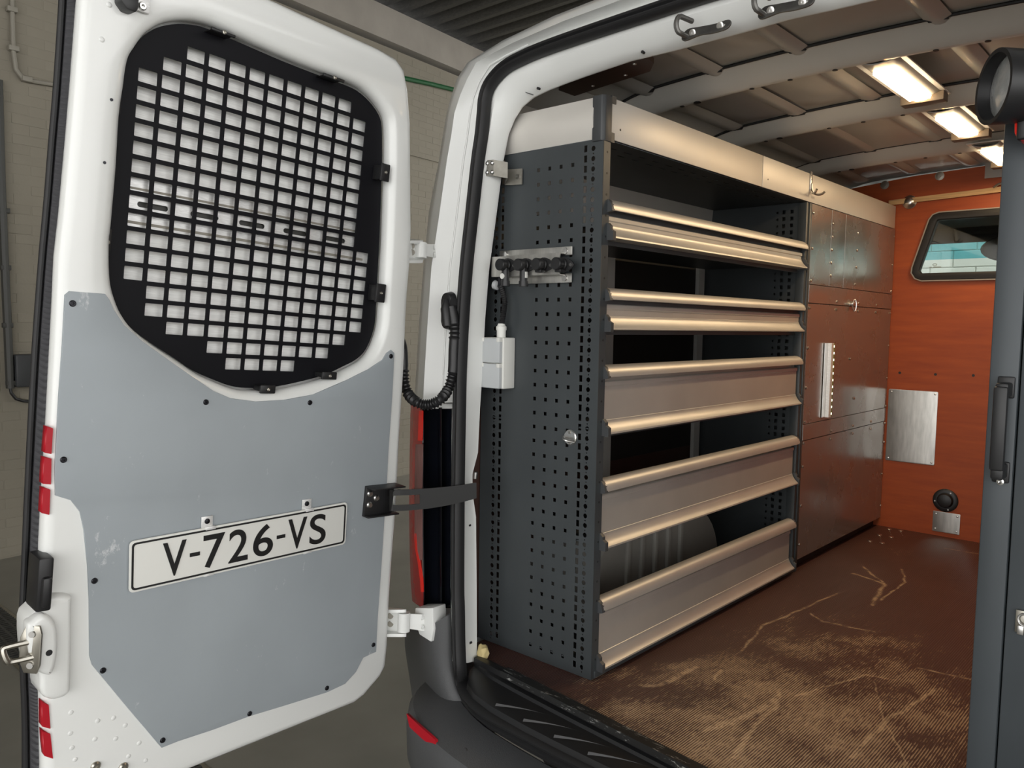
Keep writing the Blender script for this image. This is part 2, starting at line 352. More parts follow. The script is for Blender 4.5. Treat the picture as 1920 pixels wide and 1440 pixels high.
# bricks of the wall: 210 x 52 mm with 12 mm recessed joints; the ones the photo shows are single pieces, the rest one mesh
BL, BH = .218, .0655
bb = MB(); bb.box((-.004, -.1065, 0), (.012, .1065, .0615), .003); brick0 = bb.build('brick', GREYC, wall, smooth=False)
brick0['kind_'] = 1; del brick0['kind_']
rest = MB(); cnt = 0; first = True
ang = math.atan2(.114, 1)
bricks = []
for c in range(66):
    z = .01+c*BH; n0 = -26
    for k in range(n0, 56):
        Y = k*BL+(BL/2 if c % 2 else 0)
        vis = (-.12 < Y < .52 and z < 4.3) or (3.55 < Y < 4.75 and (z < 4.3))
        bricks.append((0 if vis else 1, c, Y, z))
rng = random.Random(3)
sel = [b for b in bricks if b[0] == 0]; rng.shuffle(sel); chosen = set((b[1], b[2]) for b in sel[:300])
for v, c, Y, z in bricks:
    off = rng.uniform(-.001, .001)
    if (c, Y) in chosen:
        loc = (wallX(Y)-.008+off, Y, z)
        if first: brick0.location = loc; brick0.rotation_euler = (0, 0, ang); first = False
        else: inst(brick0, loc, wall, (0, 0, ang))
    else:
        p = Vector((wallX(Y)-.008+off, Y, z)); a = p-WT*.1065; b = p+WT*.1065; t = WN*.012
        h = Vector((0, 0, .0615))
        rest.prism([a, b, b+t, a+t], [a+h, b+h, b+t+h, a+t+h])
r_ = rest.build('brickwork', GREYC, wall, smooth=False); r_['kind'] = 'stuff'
# wall head: concrete beam under the corrugated roof
def along(Y, z, off=0): return Vector((wallX(Y), Y, z))+WN*off
def wbox(mb, y0, y1, z0, z1, o0, o1):
    mb.prism([along(y0, z0, o0), along(y1, z0, o0), along(y1, z0, o1), along(y0, z0, o1)], [along(y0, z1, o0), along(y1, z1, o0), along(y1, z1, o1), along(y0, z1, o1)])
g = MB(); wbox(g, -6, 13, 4.40, 4.72, -.3, .06); tag(g.build('trim_1', CONC, smooth=False), 'concrete ring beam along the top of the brick wall', kind='structure')
# corrugated roof; the open gap past its end is added to light the front wall
g = MB(); rows = []
for i in range(0, 219):
    Y = -6+i*.056; ph = i % 4
    z = 4.80+(.09 if ph in (1, 2) else 0)
    rows.append([(-6.8, Y, z), (9, Y, z)])
g.grid(rows); tag(g.build('ceiling', CORR, smooth=False, solid=.006), 'dark corrugated metal roof sheets of the hall', kind='structure')
g = MB()
for X in (-2.6, 1.6, 5.8): g.box((X-.09, -6, 4.56), (X+.09, 13, 4.80), .005)
o = g.build('trim_2', TIMBER, smooth=False); tag(o, 'timber purlins under the corrugated roof', kind='structure')
# front wall of pale blocks (seen through the windscreen)
wf = MB(); wf.box((-6.8, 9.2, 0), (9, 9.4, 4.6)); wf = wf.build('wall_front', BLOCKW, smooth=False); tag(wf, 'white painted block wall in front of the van', kind='structure')
bb = MB(); bb.box((-.243, -.02, 0), (.243, .004, .19), .006); blk = bb.build('block', BLOCKW, wf, smooth=False); f1 = True
for c in range(5, 18):
    for k in range(-10, 6):
        loc = (k*.5+(.25 if c % 2 else 0)-.6, 9.2, c*.2)
        if f1: blk.location = loc; f1 = False
        else: inst(blk, loc, wf)
g = MB(); g.box((-6.8, -6.7, 0), (-1.5, -6.5, 4.8)); tag(g.build('wall_back_added', GREYC, smooth=False), 'unseen wall added behind the camera to cut light on the van', kind='structure')  # unseen wall, added to weaken the light coming in from behind
# services on the brick wall
def wpt(x, y, off=.03):
    d = ray(x, y); p0 = along(0, 0, off); t = ((p0-CAM).dot(WN))/d.dot(WN); return CAM+d*t
def wall_pipe(name, pts, r, m, label, clips=()):
    P = [wpt(*p) for p in pts]; root = empty(name, P[0], label, 'conduit'); base = P[0]
    P2 = []
    for i in range(len(P)-1):
        for k in range(6): P2.append(P[i].lerp(P[i+1], k/6)-base)
    P2.append(P[-1]-base); g = MB(); g.tube(P2, r, 8); g.build('pipe', m, root)
    for cpt in clips:
        q = wpt(*cpt)-base; g = MB(); g.box(q-Vector((.022, .03, .016)), q+Vector((.022, .03, .016)), .004); g.build('clip', m, root)
wall_pipe('wall_conduit', [(22, -40), (23, 30), (25, 95), (30, 130), (42, 146), (60, 152), (97, 158), (140, 165)], .014, PIPE, 'thin pale conduit bending across the top left brick wall', [(22, 18), (25, 91), (50, 149)])
wall_pipe('cable_conduit', [(-3, 150), (2, 330), (8, 480), (14, 610), (18, 700), (19, 728)], .026, DPIPE, 'wide dark cable duct running down the brick wall at far left', [(8, 395), (10, 502), (14, 610), (21, 718)])
wall_pipe('power_cable', [(19, 726), (21, 737), (30, 748), (44, 752), (70, 753)], .010, PLAST, 'black cable curving from the dark duct to the wall box')
wall_pipe('green_cable', [(700, 132), (755, 146), (806, 157), (855, 169), (905, 181)], .024, GREEN, 'green cable under the concrete beam between door and van', [(806, 157)])
p = wpt(51, 694, 0); g = MB(); g.box((0, -.09, -.11), (.08, .09, .11), .015); o = g.build('wall_box', DPLAST); o.location = p; tag(o, 'small dark box mounted on the brick wall at left', 'wall box')
g = MB(); wbox(g, 3.2, 6, 3.36, 3.375, .008, .02); o = g.build('wall_ledge', GREYC, smooth=False); tag(o, 'thin ledge line across the brick wall beside the van pillar', 'ledge')
# drain channel in the floor
root = empty('floor_drain', (-2.6, -.40, 0), 'black slotted drain grating set in the concrete floor', 'drain')
g = MB()
for s in (-1, 1): g.box((-2, s*.095-.008, -.004), (2.2, s*.095+.008, .004))
g.build('drain_frame', ZINC, root, smooth=False)
g = MB(); g.box((-2, -.09, -.002), (2.2, .09, .001)); g.build('drain_channel', BLACK, root, smooth=False)
g = MB()
for i in range(140): g.box((-2+i*.03, -.088, .0), (-2+i*.03+.013, .088, .006))
for yy in (-.045, 0, .045): g.box((-2, yy-.005, .0), (2.2, yy+.005, .007))
o = g.build('grating_bars', DPIPE, root, smooth=False); o['kind'] = 'stuff'

# ================================================================== THE VAN
VC = .02                                     # van centre line
FZ = .70                                     # cargo floor height
van = empty('van', (VC, .6, 0), 'white panel van seen from its open rear end', 'van'); VL = Vector(van.location)
def vb(g, name, m, parent=van, **k):
    o = g.build(name, m, parent, **k)
    return o
# everything inside the van is meshed in world space; VI puts it in the frame of its root
VI = Matrix.Translation(-VL)
# stations around the door frame: A inner edge, B inner side of the seal, C its outer side, M jamb ridge, D body corner
ST = [((889, 1240), (869, 1240), (848, 1240), (800, 1240), (776, 1240)), ((888.6, 1100), (869, 1100), (845, 1100), (797, 1100), (772, 1100)), ((887, 972), (869.4, 960), (845.6, 950), (796, 950), (772, 950)), ((880, 925), (869.6, 920), (846, 910), (796, 905), (772, 905)), ((880, 890), (870, 890), (846.5, 875), (796, 870), (772, 870)), ((891, 850), (871, 839), (847, 820), (795, 815), (773, 815)),
      ((895, 768), (872.5, 760), (848.5, 755), (793, 757), (776, 757)), ((900, 700), (874, 700), (849.5, 700), (796, 700), (780, 700)), ((905, 600), (878, 600), (854.5, 600), (802, 600), (786, 600)), ((912.5, 508), (884, 500), (862.5, 500), (809, 500), (794, 500)),
      ((927, 400), (895, 400), (873, 400), (824, 400), (804, 397)), ((940, 300), (907, 300), (883, 300), (838, 300), (823, 300)), ((950, 250), (914, 250), (889, 260), (846, 255), (830, 255)), ((962, 222), (917, 215), (894, 215), (852, 212), (837, 213)),
      ((976, 200), (921, 181), (897, 180), (863, 178), (846, 180)), ((998, 182), (935, 155), (907, 150), (876, 148), (857, 147)), ((1028, 168), (965, 130), (928, 121), (893, 117), (877, 117)), ((1064, 154), (1000, 112), (960, 102), (924, 100), (905, 99)), ((1098, 142), (1040, 97), (1003, 82), (962, 80), (942, 76)),
      ((1181, 114), (1120, 70), (1085, 52), (1055, 40), (1040, 29)), ((1264, 94), (1230, 33), (1200, 14), (1150, 5), (1130, -6)), ((1400, 58), (1330, 3), (1300, -22), (1260, -35), (1235, -48)), ((1470, 38), (1405, -18), (1375, -45), (1340, -62), (1320, -76))]
OFF = (.055, .005, -.005, -.03, .01)
left = [[onR(*p, OFF[i]) for i, p in enumerate(s)] for s in ST]
def mirror(v): return Vector((2*VC-v.x, v.y, v.z))
stn = left+[[mirror(v) for v in s] for s in reversed(left)]
# inner flange (white)
g = MB(); rows = []
for s in stn:
    A, B, C, Mr, D = s; ins = (A-B); ins = ins*(.02/max(ins.length, 1e-6))
    rows.append([A+Vector((0, .014, 0))-ins*.2, A+Vector((0, .006, 0)), A, A.lerp(B, .25)+Vector((0, -.014, 0)), A.lerp(B, .75)+Vector((0, -.012, 0)), B, C])
g.grid(rows); frame = vb(g, 'door_frame', JAMB, xf=VI, solid=-.002); frame['label'] = 'white inner flange around the rear opening'
# outer jamb and body skin (upper, white)
g = MB(); rows = []
for s in stn[6:-6]:
    A, B, C, Mr, D = s; out = (D-A); out.y = 0; out = out.normalized()
    rows.append([C, C.lerp(Mr, .12)+Vector((0, .018, 0)), C.lerp(Mr, .8)+Vector((0, .016, 0)), Mr, Mr.lerp(D, .5)+Vector((0, -.004, 0)), D, D+out*.012+Vector((0, .05, 0)), D+out*.03+Vector((0, .25, 0)), D+out*.045+Vector((0, 1.6, 0)), D+out*.045+Vector((0, 3.2, 0))])
g.grid(rows); o = vb(g, 'body_shell', WHITE, xf=VI, solid=-.002, ang=50)
for f_ in (.48,):                                    # raised seam lines along the jamb
    g = MB(); g.tube([s[2].lerp(s[3], f_)+Vector((0, .015, 0)) for s in left[6:19]], .0025, 6); vb(g, 'jamb_seam', WHITE, xf=VI)
# lower sides
for s in (1, -1):
    X = left[6][4].x-.012 if s == 1 else mirror(left[6][4]).x+.012
    g = MB(); g.box((X, .02, .42), (X-s*.03, 3.2, 1.40), .01); vb(g, 'lower_side', WHITE, xf=VI)
# rubber door seal
SEALC = [onR((s[1][0]+s[2][0])/2, (s[1][1]+s[2][1])/2, -.012) for s in ST]
path = SEALC[2:]
low = [onR(858, 1137, -.012), onR(859, 1205, -.012), onR(861, 1250, -.012)]+[onZ(x, y, .650) for x, y in ((866, 1284), (880, 1315), (913, 1345), (979, 1381), (1038, 1413), (1113, 1450))]
low += [Vector((VC-.16, low[-1].y-.002, .650)), Vector((VC-.05, low[-1].y-.003, .650))]
lp = [v for v in low[::-1]]+[SEALC[1]]+path
allp = lp+[mirror(v) for v in reversed(lp)]
def sweep(g, pts, prof, closed=False):
    """prof: (across, depth) profile swept along pts that lie near the rear plane"""
    rows = []
    for i, p in enumerate(pts):
        d = (pts[min(i+1, len(pts)-1)]-pts[max(i-1, 0)]).normalized(); nrm = Vector((0, -1, 0)); side = d.cross(nrm).normalized(); nn = side.cross(d).normalized()
        rows.append([p+side*a+nn*b for a, b in prof+[prof[0]]])
    g.grid(rows)
def dense(P, n=4):
    out = []
    for i in range(len(P)-1):
        p0, p1, p2, p3 = P[max(i-1, 0)], P[i], P[i+1], P[min(i+2, len(P)-1)]
        for k in range(n):
            t = k/n; out.append(.5*((2*p1)+(p2-p0)*t+(2*p0-5*p1+4*p2-p3)*t*t+(3*p1-p0-3*p2+p3)*t**3))
    return out+[P[-1]]
g = MB(); sweep(g, dense(allp), [(-.016, -.012), (-.016, .006), (-.012, .012), (-.006, .014), (-.002, .008), (.001, .008), (.004, .016), (.010, .018), (.015, .012), (.017, 0), (.016, -.012)])
vb(g, 'door_seal', BLACK, xf=VI)
for s in (-1, 1):                                        # rear wheels under the cargo floor
    g = MB(); g.lathe((VC+s*.90, .62, .335), (s, 0, 0), [(-.20, .20), (-.195, .30), (-.17, .33), (-.03, .335), (0, .325), (.012, .30), (.014, .22), (.004, .205), (-.03, .19), (-.04, .06), (-.01, .05), (-.01, 0)], 40); o = vb(g, 'wheel', BLACK, xf=VI)
# ---- tail lamp (left) with dark jamb recess
def tl(p, Y): return onY(p[0], p[1], Y)
lamp = MB()
LR = [((770, 757), (778, 757), (793, 770)), ((769, 800), (777, 800), (792, 800)), ((768, 860), (777, 860), (792, 860)), ((767, 950), (776, 950), (791, 950)), ((768, 1030), (776, 1030), (791, 1030)), ((770, 1090), (778, 1090), (793, 1090)), ((773, 1127), (781, 1133), (795, 1142))]
rows = [[tl(a, .02), tl(a, -.06), tl(b, -.115), tl(c, -.15), tl(c, -.13)] for a, b, c in LR]
lamp.grid(rows); lamp = vb(lamp, 'tail_lamp', REDL, xf=VI, solid=-.004); lamp['label'] = 'red tail lamp with pale ribbed lens'
g = MB(); rows = [[tl((a[0]*.2+c[0]*.8-12*(0), y), -.158) for a, c, y in [((x0, 0), (x0, 0), y)]]+[tl((x1, y), -.160)] for x0, x1, y in [(780, 793, 833), (779, 792, 860), (778, 791.5, 920), (778, 791.5, 1000), (782, 792, 1030), (788, 792, 1050)]]
g.grid(rows); o = vb(g, 'ribbed_lens', PINKL, lamp, xf=VI, solid=.003)
g = MB(); rows = [[tl((x0, y), -.157), tl((x1, y), -.159)] for x0, x1, y in [(786, 793, 770), (785, 792.5, 800), (784, 792, 826)]]
g.grid(rows); vb(g, 'bright_lens', REDB, lamp, xf=VI, solid=.003)
g = MB(); rows = [[tl((x0, y), -.157), tl((x1, y), -.159)] for x0, x1, y in [(777, 781, 1000), (779, 783, 1030), (784, 788, 1055), (788, 793, 1085), (790, 794, 1110)]]
g.grid(rows); vb(g, 'bright_lens', REDB, lamp, xf=VI, solid=.003)
g = MB(); rows = []
for y in (764, 800, 900, 1000, 1100, 1140):
    x = 793 if y < 1100 else 795
    rows.append([tl((x, y), -.150), tl((x+1, y), -.120), tl((822, y), -.115), tl((824, y), -.125), tl((828, y), -.125), tl((830, y), -.105), tl((846, y), -.10)])
g.grid(rows); o = vb(g, 'lamp_recess', SMOKE, xf=VI, solid=.003); o['label'] = 'glossy black recess beside the tail lamp'
g = MB(); g.grid([[tl((790, 757), -.14), tl((848, 757), -.10)], [tl((790, 766), -.145), tl((848, 766), -.105)]]); vb(g, 'lamp_recess_top', JAMB, xf=VI, solid=.003)
# same lamp on the right side, out of frame
# ---- bumper corner and bumper
CC = [((760, 1190), (772, 1172), (806, 1172), (845, 1150)), ((760, 1210), (775, 1205), (808, 1206), (846, 1190)), ((764, 1240), (782, 1240), (812, 1240), (847, 1230)), ((769, 1270), (790, 1272), (818, 1280), (850, 1262)), ((775, 1310), (798, 1316), (832, 1322), (862, 1300)), ((783, 1345), (806, 1356), (845, 1345), (885, 1330))]
rows = [dense([tl(a, .25), tl(a, .02), tl(b, -.10), tl(c, -.185), tl(d, -.165), tl(d, -.13)], 4) for a, b, c, d in CC]
cols = [dense([r[i] for r in rows], 3) for i in range(len(rows[0]))]
g = MB(); g.grid([[c[j] for c in cols] for j in range(len(cols[0]))]); o = vb(g, 'bumper_corner', BUMPER, xf=VI, solid=-.004, ang=60); o['label'] = 'dark grey plastic bumper corner'
g = MB(); g.grid([dense([tl(a, .02), tl((790, 1168), -.10), tl((c[0]+12, c[1]-10), -.16)], 4) for a, b, c, d in CC[:1]]+[dense([tl((768, 1196), .0), tl((788, 1204), -.11), tl((806, 1206), -.165)], 4)]); vb(g, 'corner_ledge', BUMPER, xf=VI, solid=.004)
hm = [onR(x, y, -.03) for x, y in ((778, 1140), (811, 1140), (813, 1180), (808, 1204), (786, 1190), (777, 1165))]
g = MB(); g.prism([(v.x, v.y+.05, v.z) for v in hm], [(v.x, v.y, v.z) for v in hm], .003); vb(g, 'hinge_mount', JAMB, xf=VI)
# rear bumper swept round the corner; profile from under the seal out and down
bp = []
bline = [Vector(p) for p in ((-.985, .35, .575), (-.985, .08, .575), (-.975, -.07, .575), (-.95, -.16, .575), (-.905, -.225, .578), (-.84, -.28, .58), (-.755, -.323, .58), (-.653, -.357, .58), (-.55, -.374, .58), (-.4, -.388, .58), (-.2, -.398, .58), (VC, -.40, .58))]
full = bline+[mirror(v) for v in reversed(bline[:-1])]
full = dense(full, 3)
g = MB(); rows = []
for i, p in enumerate(full):
    d = (full[min(i+1, len(full)-1)]-full[max(i-1, 0)]); d.z = 0; d.normalize(); inn = Vector((-d.y, d.x, 0))     # towards the van
    z = p.z
    rows.append([p+inn*.155+Vector((0, 0, -.03)), p+inn*.150+Vector((0, 0, .014)), p+inn*.135+Vector((0, 0, .024)), p+inn*.05+Vector((0, 0, .014)), p+inn*.012+Vector((0, 0, .004)), p+Vector((0, 0, -.012)), p-inn*.006+Vector((0, 0, -.05)), p-inn*.004+Vector((0, 0, -.13)), p+inn*.03+Vector((0, 0, -.20)), p+inn*.08+Vector((0, 0, -.23))])
g.grid(rows); bump_o = vb(g, 'rear_bumper', BUMPER, xf=VI, solid=-.004); bump_o['label'] = 'dark grey plastic rear bumper'
g = MB(); rr = [(onZ(782, 1335, .60), onZ(788, 1360, .575)), (onZ(806, 1357, .595), onZ(812, 1382, .57)), (onZ(837, 1384, .59), onZ(839, 1402, .57))]
g.grid([[a+Vector((-.012, -.022, 0)), b+Vector((-.012, -.022, 0))] for a, b in rr]); o = vb(g, 'bumper_reflector', REFL, bump_o, xf=VI, solid=.008); o['label'] = 'red reflector in the bumper'
# ---- parking sensor
c = onZ(868, 1412, .585); g = MB(); g.lathe(c, Vector((-.15, -.55, .8)), [(-.012, .014), (.002, .014), (.004, .012), (.002, .009), (.002, 0)], 20); vb(g, 'parking_sensor', DPLAST, bump_o, xf=VI)
# ---- sill cover: black moulded step between bumper and floor
def fedge(X): return -.207+.112*abs(X-VC)                # rear edge of the plywood floor
ST_ = [(0, -.276), (.26, -.275), (.37, -.272), (.474, -.266), (.59, -.254), (.677, -.232), (.734, -.197), (.765, -.15), (.80, -.12)]
def sedge(X):
    t = abs(X-VC)
    for (a, p), (b, q) in zip(ST_, ST_[1:]):
        if t <= b: return p+(q-p)*(t-a)/(b-a)
    return ST_[-1][1]
g = MB(); rows = []
for i in range(61):
    X = VC-.775+1.55*i/60; t = abs(X-VC); e = fedge(X); o_ = min(sedge(X), e-.012); w = e-o_; z0 = FZ-.010
    mid = [(X, e-.004, FZ+.010), (X, e-.006, FZ-.004), (X, e-.18*w, FZ-.006), (X, e-.22*w, FZ-.013), (X, e-.60*w, FZ-.017), (X, e-.86*w, FZ-.020), (X, e-.94*w, FZ-.022), (X, o_, FZ-.033), (X, o_-.002, FZ-.075)]
    rows.append([(X, e+.03, FZ+.003), (X, e+.012, FZ+.012)]+mid)
g.grid(rows); sill = vb(g, 'sill_cover', SILL, xf=VI, solid=-.002); sill['label'] = 'black plastic loading sill cover'
for k in range(5):                                       # raised curved grip ribs
    X = -.585+k*.10+VC; P = []
    for j in range(13):
        t = j/12; xx = X+.17*t; e = fedge(xx); w = e-min(sedge(xx), e-.012); P.append(Vector((xx, e-w*(.80-.50*math.sin(t*math.pi/2)), FZ-.0165)))
    g = MB(); rows = []
    for j, p in enumerate(P): w = .009*(1-j/14); rows.append([p+Vector((0, -w, -.004)), p+Vector((0, -w*.6, .002)), p+Vector((0, w*.2, .0025)), p+Vector((0, w, -.004))])
    g.grid(rows); vb(g, 'grip_rib', SILL, sill, xf=VI)
# bumper step moulding in the middle
g = MB(); g.prism([(VC-.25, -.30, .58), (VC+.25, -.30, .58), (VC+.25, -.385, .575), (VC-.25, -.385, .575)], [(VC-.20, -.285, .672), (VC+.20, -.285, .672), (VC+.20, -.335, .65), (VC-.20, -.335, .65)], .006); vb(g, 'step_moulding', BUMPER, bump_o, xf=VI)
# ---- roof skin with swaged panels, bows
def arch(x): x = abs(x-VC); return -.060*x*x-.9*max(0, x-.58)**2
RZ = 2.345
BOW = [.47, 1.045, 1.75]
edges = [-.02]+BOW+[2.32]
g = MB(); rows = []
for j in range(61):
    Y = -.06+2.42*j/60; rows.append([(x, Y, RZ+arch(x)+.004*math.sin((Y-.1)*3)) for x in [VC-.86+1.72*i/40 for i in range(41)]])
g.grid(rows); roof = vb(g, 'roof_skin', ROOFW, xf=VI, solid=.003); roof['label'] = 'grey white inner roof skin'
beads = []
for bay in range(4):
    y0, y1 = edges[bay]+.07, edges[bay+1]-.035
    if bay == 0: y0 = .06
    for x in (-.62, -.40, -.165, .165, .40, .62):
        # pressed longitudinal swage: a shallow half-round channel that ends in a rounded tip
        g = MB(); rows = []; X = VC+x
        for j in range(11):
            t = j/10; Y = y0+(y1-y0)*t; w = .030*min(1, t*6+.05)*1.0; h = .010*min(1, t*4)
            if bay: h *= min(1, (1-t)*8+.3)
            rows.append([(X+w*a, Y, RZ+arch(X+w*a)-.004-h*b) for a, b in ((-1, 0), (-.7, .35), (-.35, .85), (0, 1), (.35, .85), (.7, .35), (1, 0))])
        g.grid(rows); vb(g, 'roof_swage', ROOFW, roof, xf=VI)
    for x in (-.51, -.28, .28, .51):                     # stamped flat fields between the swages
        X = VC+x; a = .075; yy0, yy1 = y0+.05, y1-.06
        if yy1-yy0 < .1: continue
        g = MB(); g.prism([(X-a, yy0, RZ+arch(X-a)-.0025), (X+a, yy0, RZ+arch(X+a)-.0025), (X+a, yy1, RZ+arch(X+a)-.0025), (X-a, yy1, RZ+arch(X-a)-.0025)], [(X-a-.008, yy0-.008, RZ+arch(X-a)), (X+a+.008, yy0-.008, RZ+arch(X+a)), (X+a+.008, yy1+.008, RZ+arch(X+a)), (X-a-.008, yy1+.008, RZ+arch(X-a))])
        vb(g, 'stamped_field', ROOFW, roof, xf=VI)
for n, Y in enumerate(BOW):
    g = MB(); rows = []
    for i in range(49):
        x = VC-.84+1.68*i/48; z = RZ+arch(x); nt = .0
        rows.append([(x, Y-.055, z-.001), (x, Y-.045, z-.006), (x, Y-.012, z-.032), (x, Y+.02, z-.046), (x, Y+.035, z-.048), (x, Y+.046, z-.044), (x, Y+.052, z-.03), (x, Y+.056, z-.004)])
    g.grid(rows); bow = vb(g, 'roof_bow', BOWP, xf=VI, solid=.002); bow['label'] = 'pressed steel roof bow'
    for x in (-.62, -.40, -.165, .165, .40, .62):        # black wedge painting the shade where each swage runs into the bow
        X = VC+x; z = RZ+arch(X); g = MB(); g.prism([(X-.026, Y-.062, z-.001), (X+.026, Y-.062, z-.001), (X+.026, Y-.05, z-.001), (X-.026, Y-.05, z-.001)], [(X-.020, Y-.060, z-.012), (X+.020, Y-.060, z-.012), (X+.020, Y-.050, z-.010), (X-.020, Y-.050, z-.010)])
        vb(g, 'swage_shade', BLACK, bow, xf=VI, smooth=False)
    for x in (-.55, -.5, -.33, -.22, -.10, .14, .25, .37, .5):
        X = VC+x; z = RZ+arch(X)-.0485; g = MB(); g.cyl((X, Y+.034, z+.004), (X, Y+.034, z-.0012), .007 if x != -.5 else .011, n=12); vb(g, 'bow_hole', BLACK, bow, xf=VI, smooth=False)
    g = MB(); g.tube([(VC-.84+1.68*i/40, Y-.058, RZ+arch(VC-.84+1.68*i/40)-.004) for i in range(41)], .004, 6); vb(g, 'sealant_bead', BLACK, bow, xf=VI)
# side rails of the roof
for s in (-1, 1):
    g = MB(); rows = []
    for Y in (-.02, 1.2, 2.4): rows.append([(VC+s*.86, Y, 1.95), (VC+s*.84, Y, 2.17), (VC+s*.80, Y, 2.235), (VC+s*.70, Y, 2.262), (VC+s*.68, Y, 2.275), (VC+s*.72, Y, 2.30)])
    g.grid(rows); vb(g, 'roof_rail', ROOFW, xf=VI, solid=.003)
OLDZ = mat('weathered_zinc', (.16, .155, .145), .42, .7, var=.2, vscale=40)
# header striker hooks (two door strikers on the frame above)
for (x, y) in ((1320, 62), (1468, 20)):
    c = onR(x, y, .0)+Vector((0, -.012, 0)); st = MB()
    pts = [(-.055, 0), (-.045, -.018), (-.01, -.012), (.02, -.016), (.05, -.014), (.058, 0), (.05, .014), (.02, .012), (-.02, .016), (-.045, .018)]
    plt = plate('striker_plate', catmull(pts, 4), [circ(.04, 0, .006)], .006, OLDZ, van, lambda a, b, t, c=c: Vector((c.x+a+.01, c.y+t+.4*b, c.z+b*.8))-VL, .001)
    P = [Vector((c.x-.030, c.y, c.z-.006))]+[Vector((c.x-.030-.004*math.sin(t), c.y-.035-.010*math.sin(t), c.z-.006+.034*(1-math.cos(t))/2)) for t in [math.pi*k/8 for k in range(9)]]+[Vector((c.x-.022, c.y, c.z+.026))]
    g = MB(); g.tube(P, .0055, 8); vb(g, 'striker_loop', OLDZ, plt, xf=VI)
    for dx in (-.018, .046): g = MB(); g.lathe(Vector((c.x+dx, c.y-.003, c.z)), (0, -1, -.3), [(0, .008), (.003, .008), (.004, .005), (.003, 0)], 12); vb(g, 'striker_bolt', STEEL, plt, xf=VI)
# small holes in the white flange
for (x, y) in ((909, 438), (892, 589), (888, 724), (882, 849), (880, 985), (882, 1205), (1206, 98), (1010, 166)):
    c = onR(x, y, .04 if y > 200 else .04); g = MB(); g.cyl(c+Vector((0, .004, 0)), c+Vector((0, -.0005-.004, 0)), .0035, n=10); vb(g, 'flange_hole', BLACK, frame, xf=VI, smooth=False)
# seam on the frame corner
seam = [onR(x, y, .018+.03*max(0, (x-965)/35)) for x, y in ((957, 139), (968, 146), (973, 155), (978, 168), (988, 174), (1000, 178))]
g = MB(); g.tube(seam, .0012, 6); vb(g, 'frame_seam', DPLAST, frame, xf=VI)
# inner left wall of the cargo bay, wheel arch, foam
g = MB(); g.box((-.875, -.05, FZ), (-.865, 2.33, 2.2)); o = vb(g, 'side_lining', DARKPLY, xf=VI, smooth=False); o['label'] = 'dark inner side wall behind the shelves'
ARCHM = mat('shaded_arch_paint', (.22, .21, .19), .6, var=.2)  # white paint darkened to carry the shade inside the shelving
g = MB(); rows = []
for i in range(25):
    t = math.pi*i/24; yy = .62-.42*math.cos(t); zz = FZ+.36*math.sin(t)**.7 if 0 < i < 24 else FZ
    rows.append([(-.872, yy, zz+.01), (-.66, yy, zz), (-.63, yy*.97+.62*.03, FZ+(zz-FZ)*.94), (-.625, yy*.97+.62*.03, FZ)])
g.grid(rows); wa = vb(g, 'wheel_arch', ARCHM, xf=VI); wa['label'] = 'white wheel arch with pressed ribs inside the shelving'
for yy in (.42, .50, .58, .66, .74):
    g = MB(); g.box((-.632, yy-.012, FZ+.06), (-.616, yy+.012, FZ+.30), .005); vb(g, 'arch_rib', ARCHM, wa, xf=VI)
# yellow foam blob in the corner of the frame
c = onZ(897, 1238, FZ+.01); g = MB(); bmesh.ops.create_icosphere(g.bm, subdivisions=3, radius=.021)
for v in g.bm.verts: v.co = Vector((v.co.x*.8, v.co.y*.7, v.co.z*1.1))*(1+.25*math.sin(v.co.x*190+1)*math.cos(v.co.z*170)*math.sin(v.co.y*150+2)); v.co += c+Vector((-.012, .03, .008))
o = g.build('foam_blob', FOAM); tag(o, 'yellow expanding foam blob at the foot of the white pillar', 'foam')
# right inner wall: brown film plywood with the sliding door window
rw = MB(); XR = VC+.80
for (y0, y1, z0, z1) in ((.3, 2.29, FZ, 1.62), (.3, 2.29, 2.0, 2.25), (.3, .75, 1.62, 2.0), (1.85, 2.29, 1.62, 2.0)): rw.box((XR, y0, z0), (XR+.012, y1, z1))
o = vb(rw, 'sliding_door_lining', BROWNW, xf=VI, smooth=False); o['label'] = 'brown plywood lining of the right side wall with a window gap'
# ---- cab beyond the bulkhead: floor, roof, windscreen with shade band, mirror
g = MB(); g.box((-.85, 2.36, 2.19), (.9, 3.35, 2.26)); vb(g, 'cab_headliner', CABK, xf=VI, smooth=False)
g = MB(); g.box((-.85, 2.36, .9), (.9, 3.4, 1.55)); vb(g, 'cab_dashboard', CABK, xf=VI, smooth=False)
g = MB(); g.prism([(-.86, 2.6, 1.0), (-.83, 2.6, 1.0), (-.83, 3.7, 1.0), (-.86, 3.7, 1.0)], [(-.80, 2.6, 2.2), (-.77, 2.6, 2.2), (-.77, 3.3, 2.2), (-.80, 3.3, 2.2)]); vb(g, 'cab_side', CABK, xf=VI, smooth=False)
def ws(X, z): return Vector((X, 3.30+(2.2-z)*.75, z))
gl = glass_mat('windscreen_glass', (.93, .98, .96), .04); tb = glass_mat('windscreen_shade_band', (.20, .58, .66), .04)
g = MB(); g.grid([[ws(-.8, 1.5), ws(.85, 1.5)], [ws(-.8, 2.03), ws(.85, 2.03)]]); wsc = vb(g, 'windscreen', gl, xf=VI, smooth=False)
g = MB(); g.grid([[ws(-.8, 2.03), ws(.85, 2.03)], [ws(-.8, 2.115), ws(.85, 2.115)]]); o = vb(g, 'shade_band', tb, wsc, xf=VI, smooth=False); o['label'] = 'teal shade band of the windscreen'
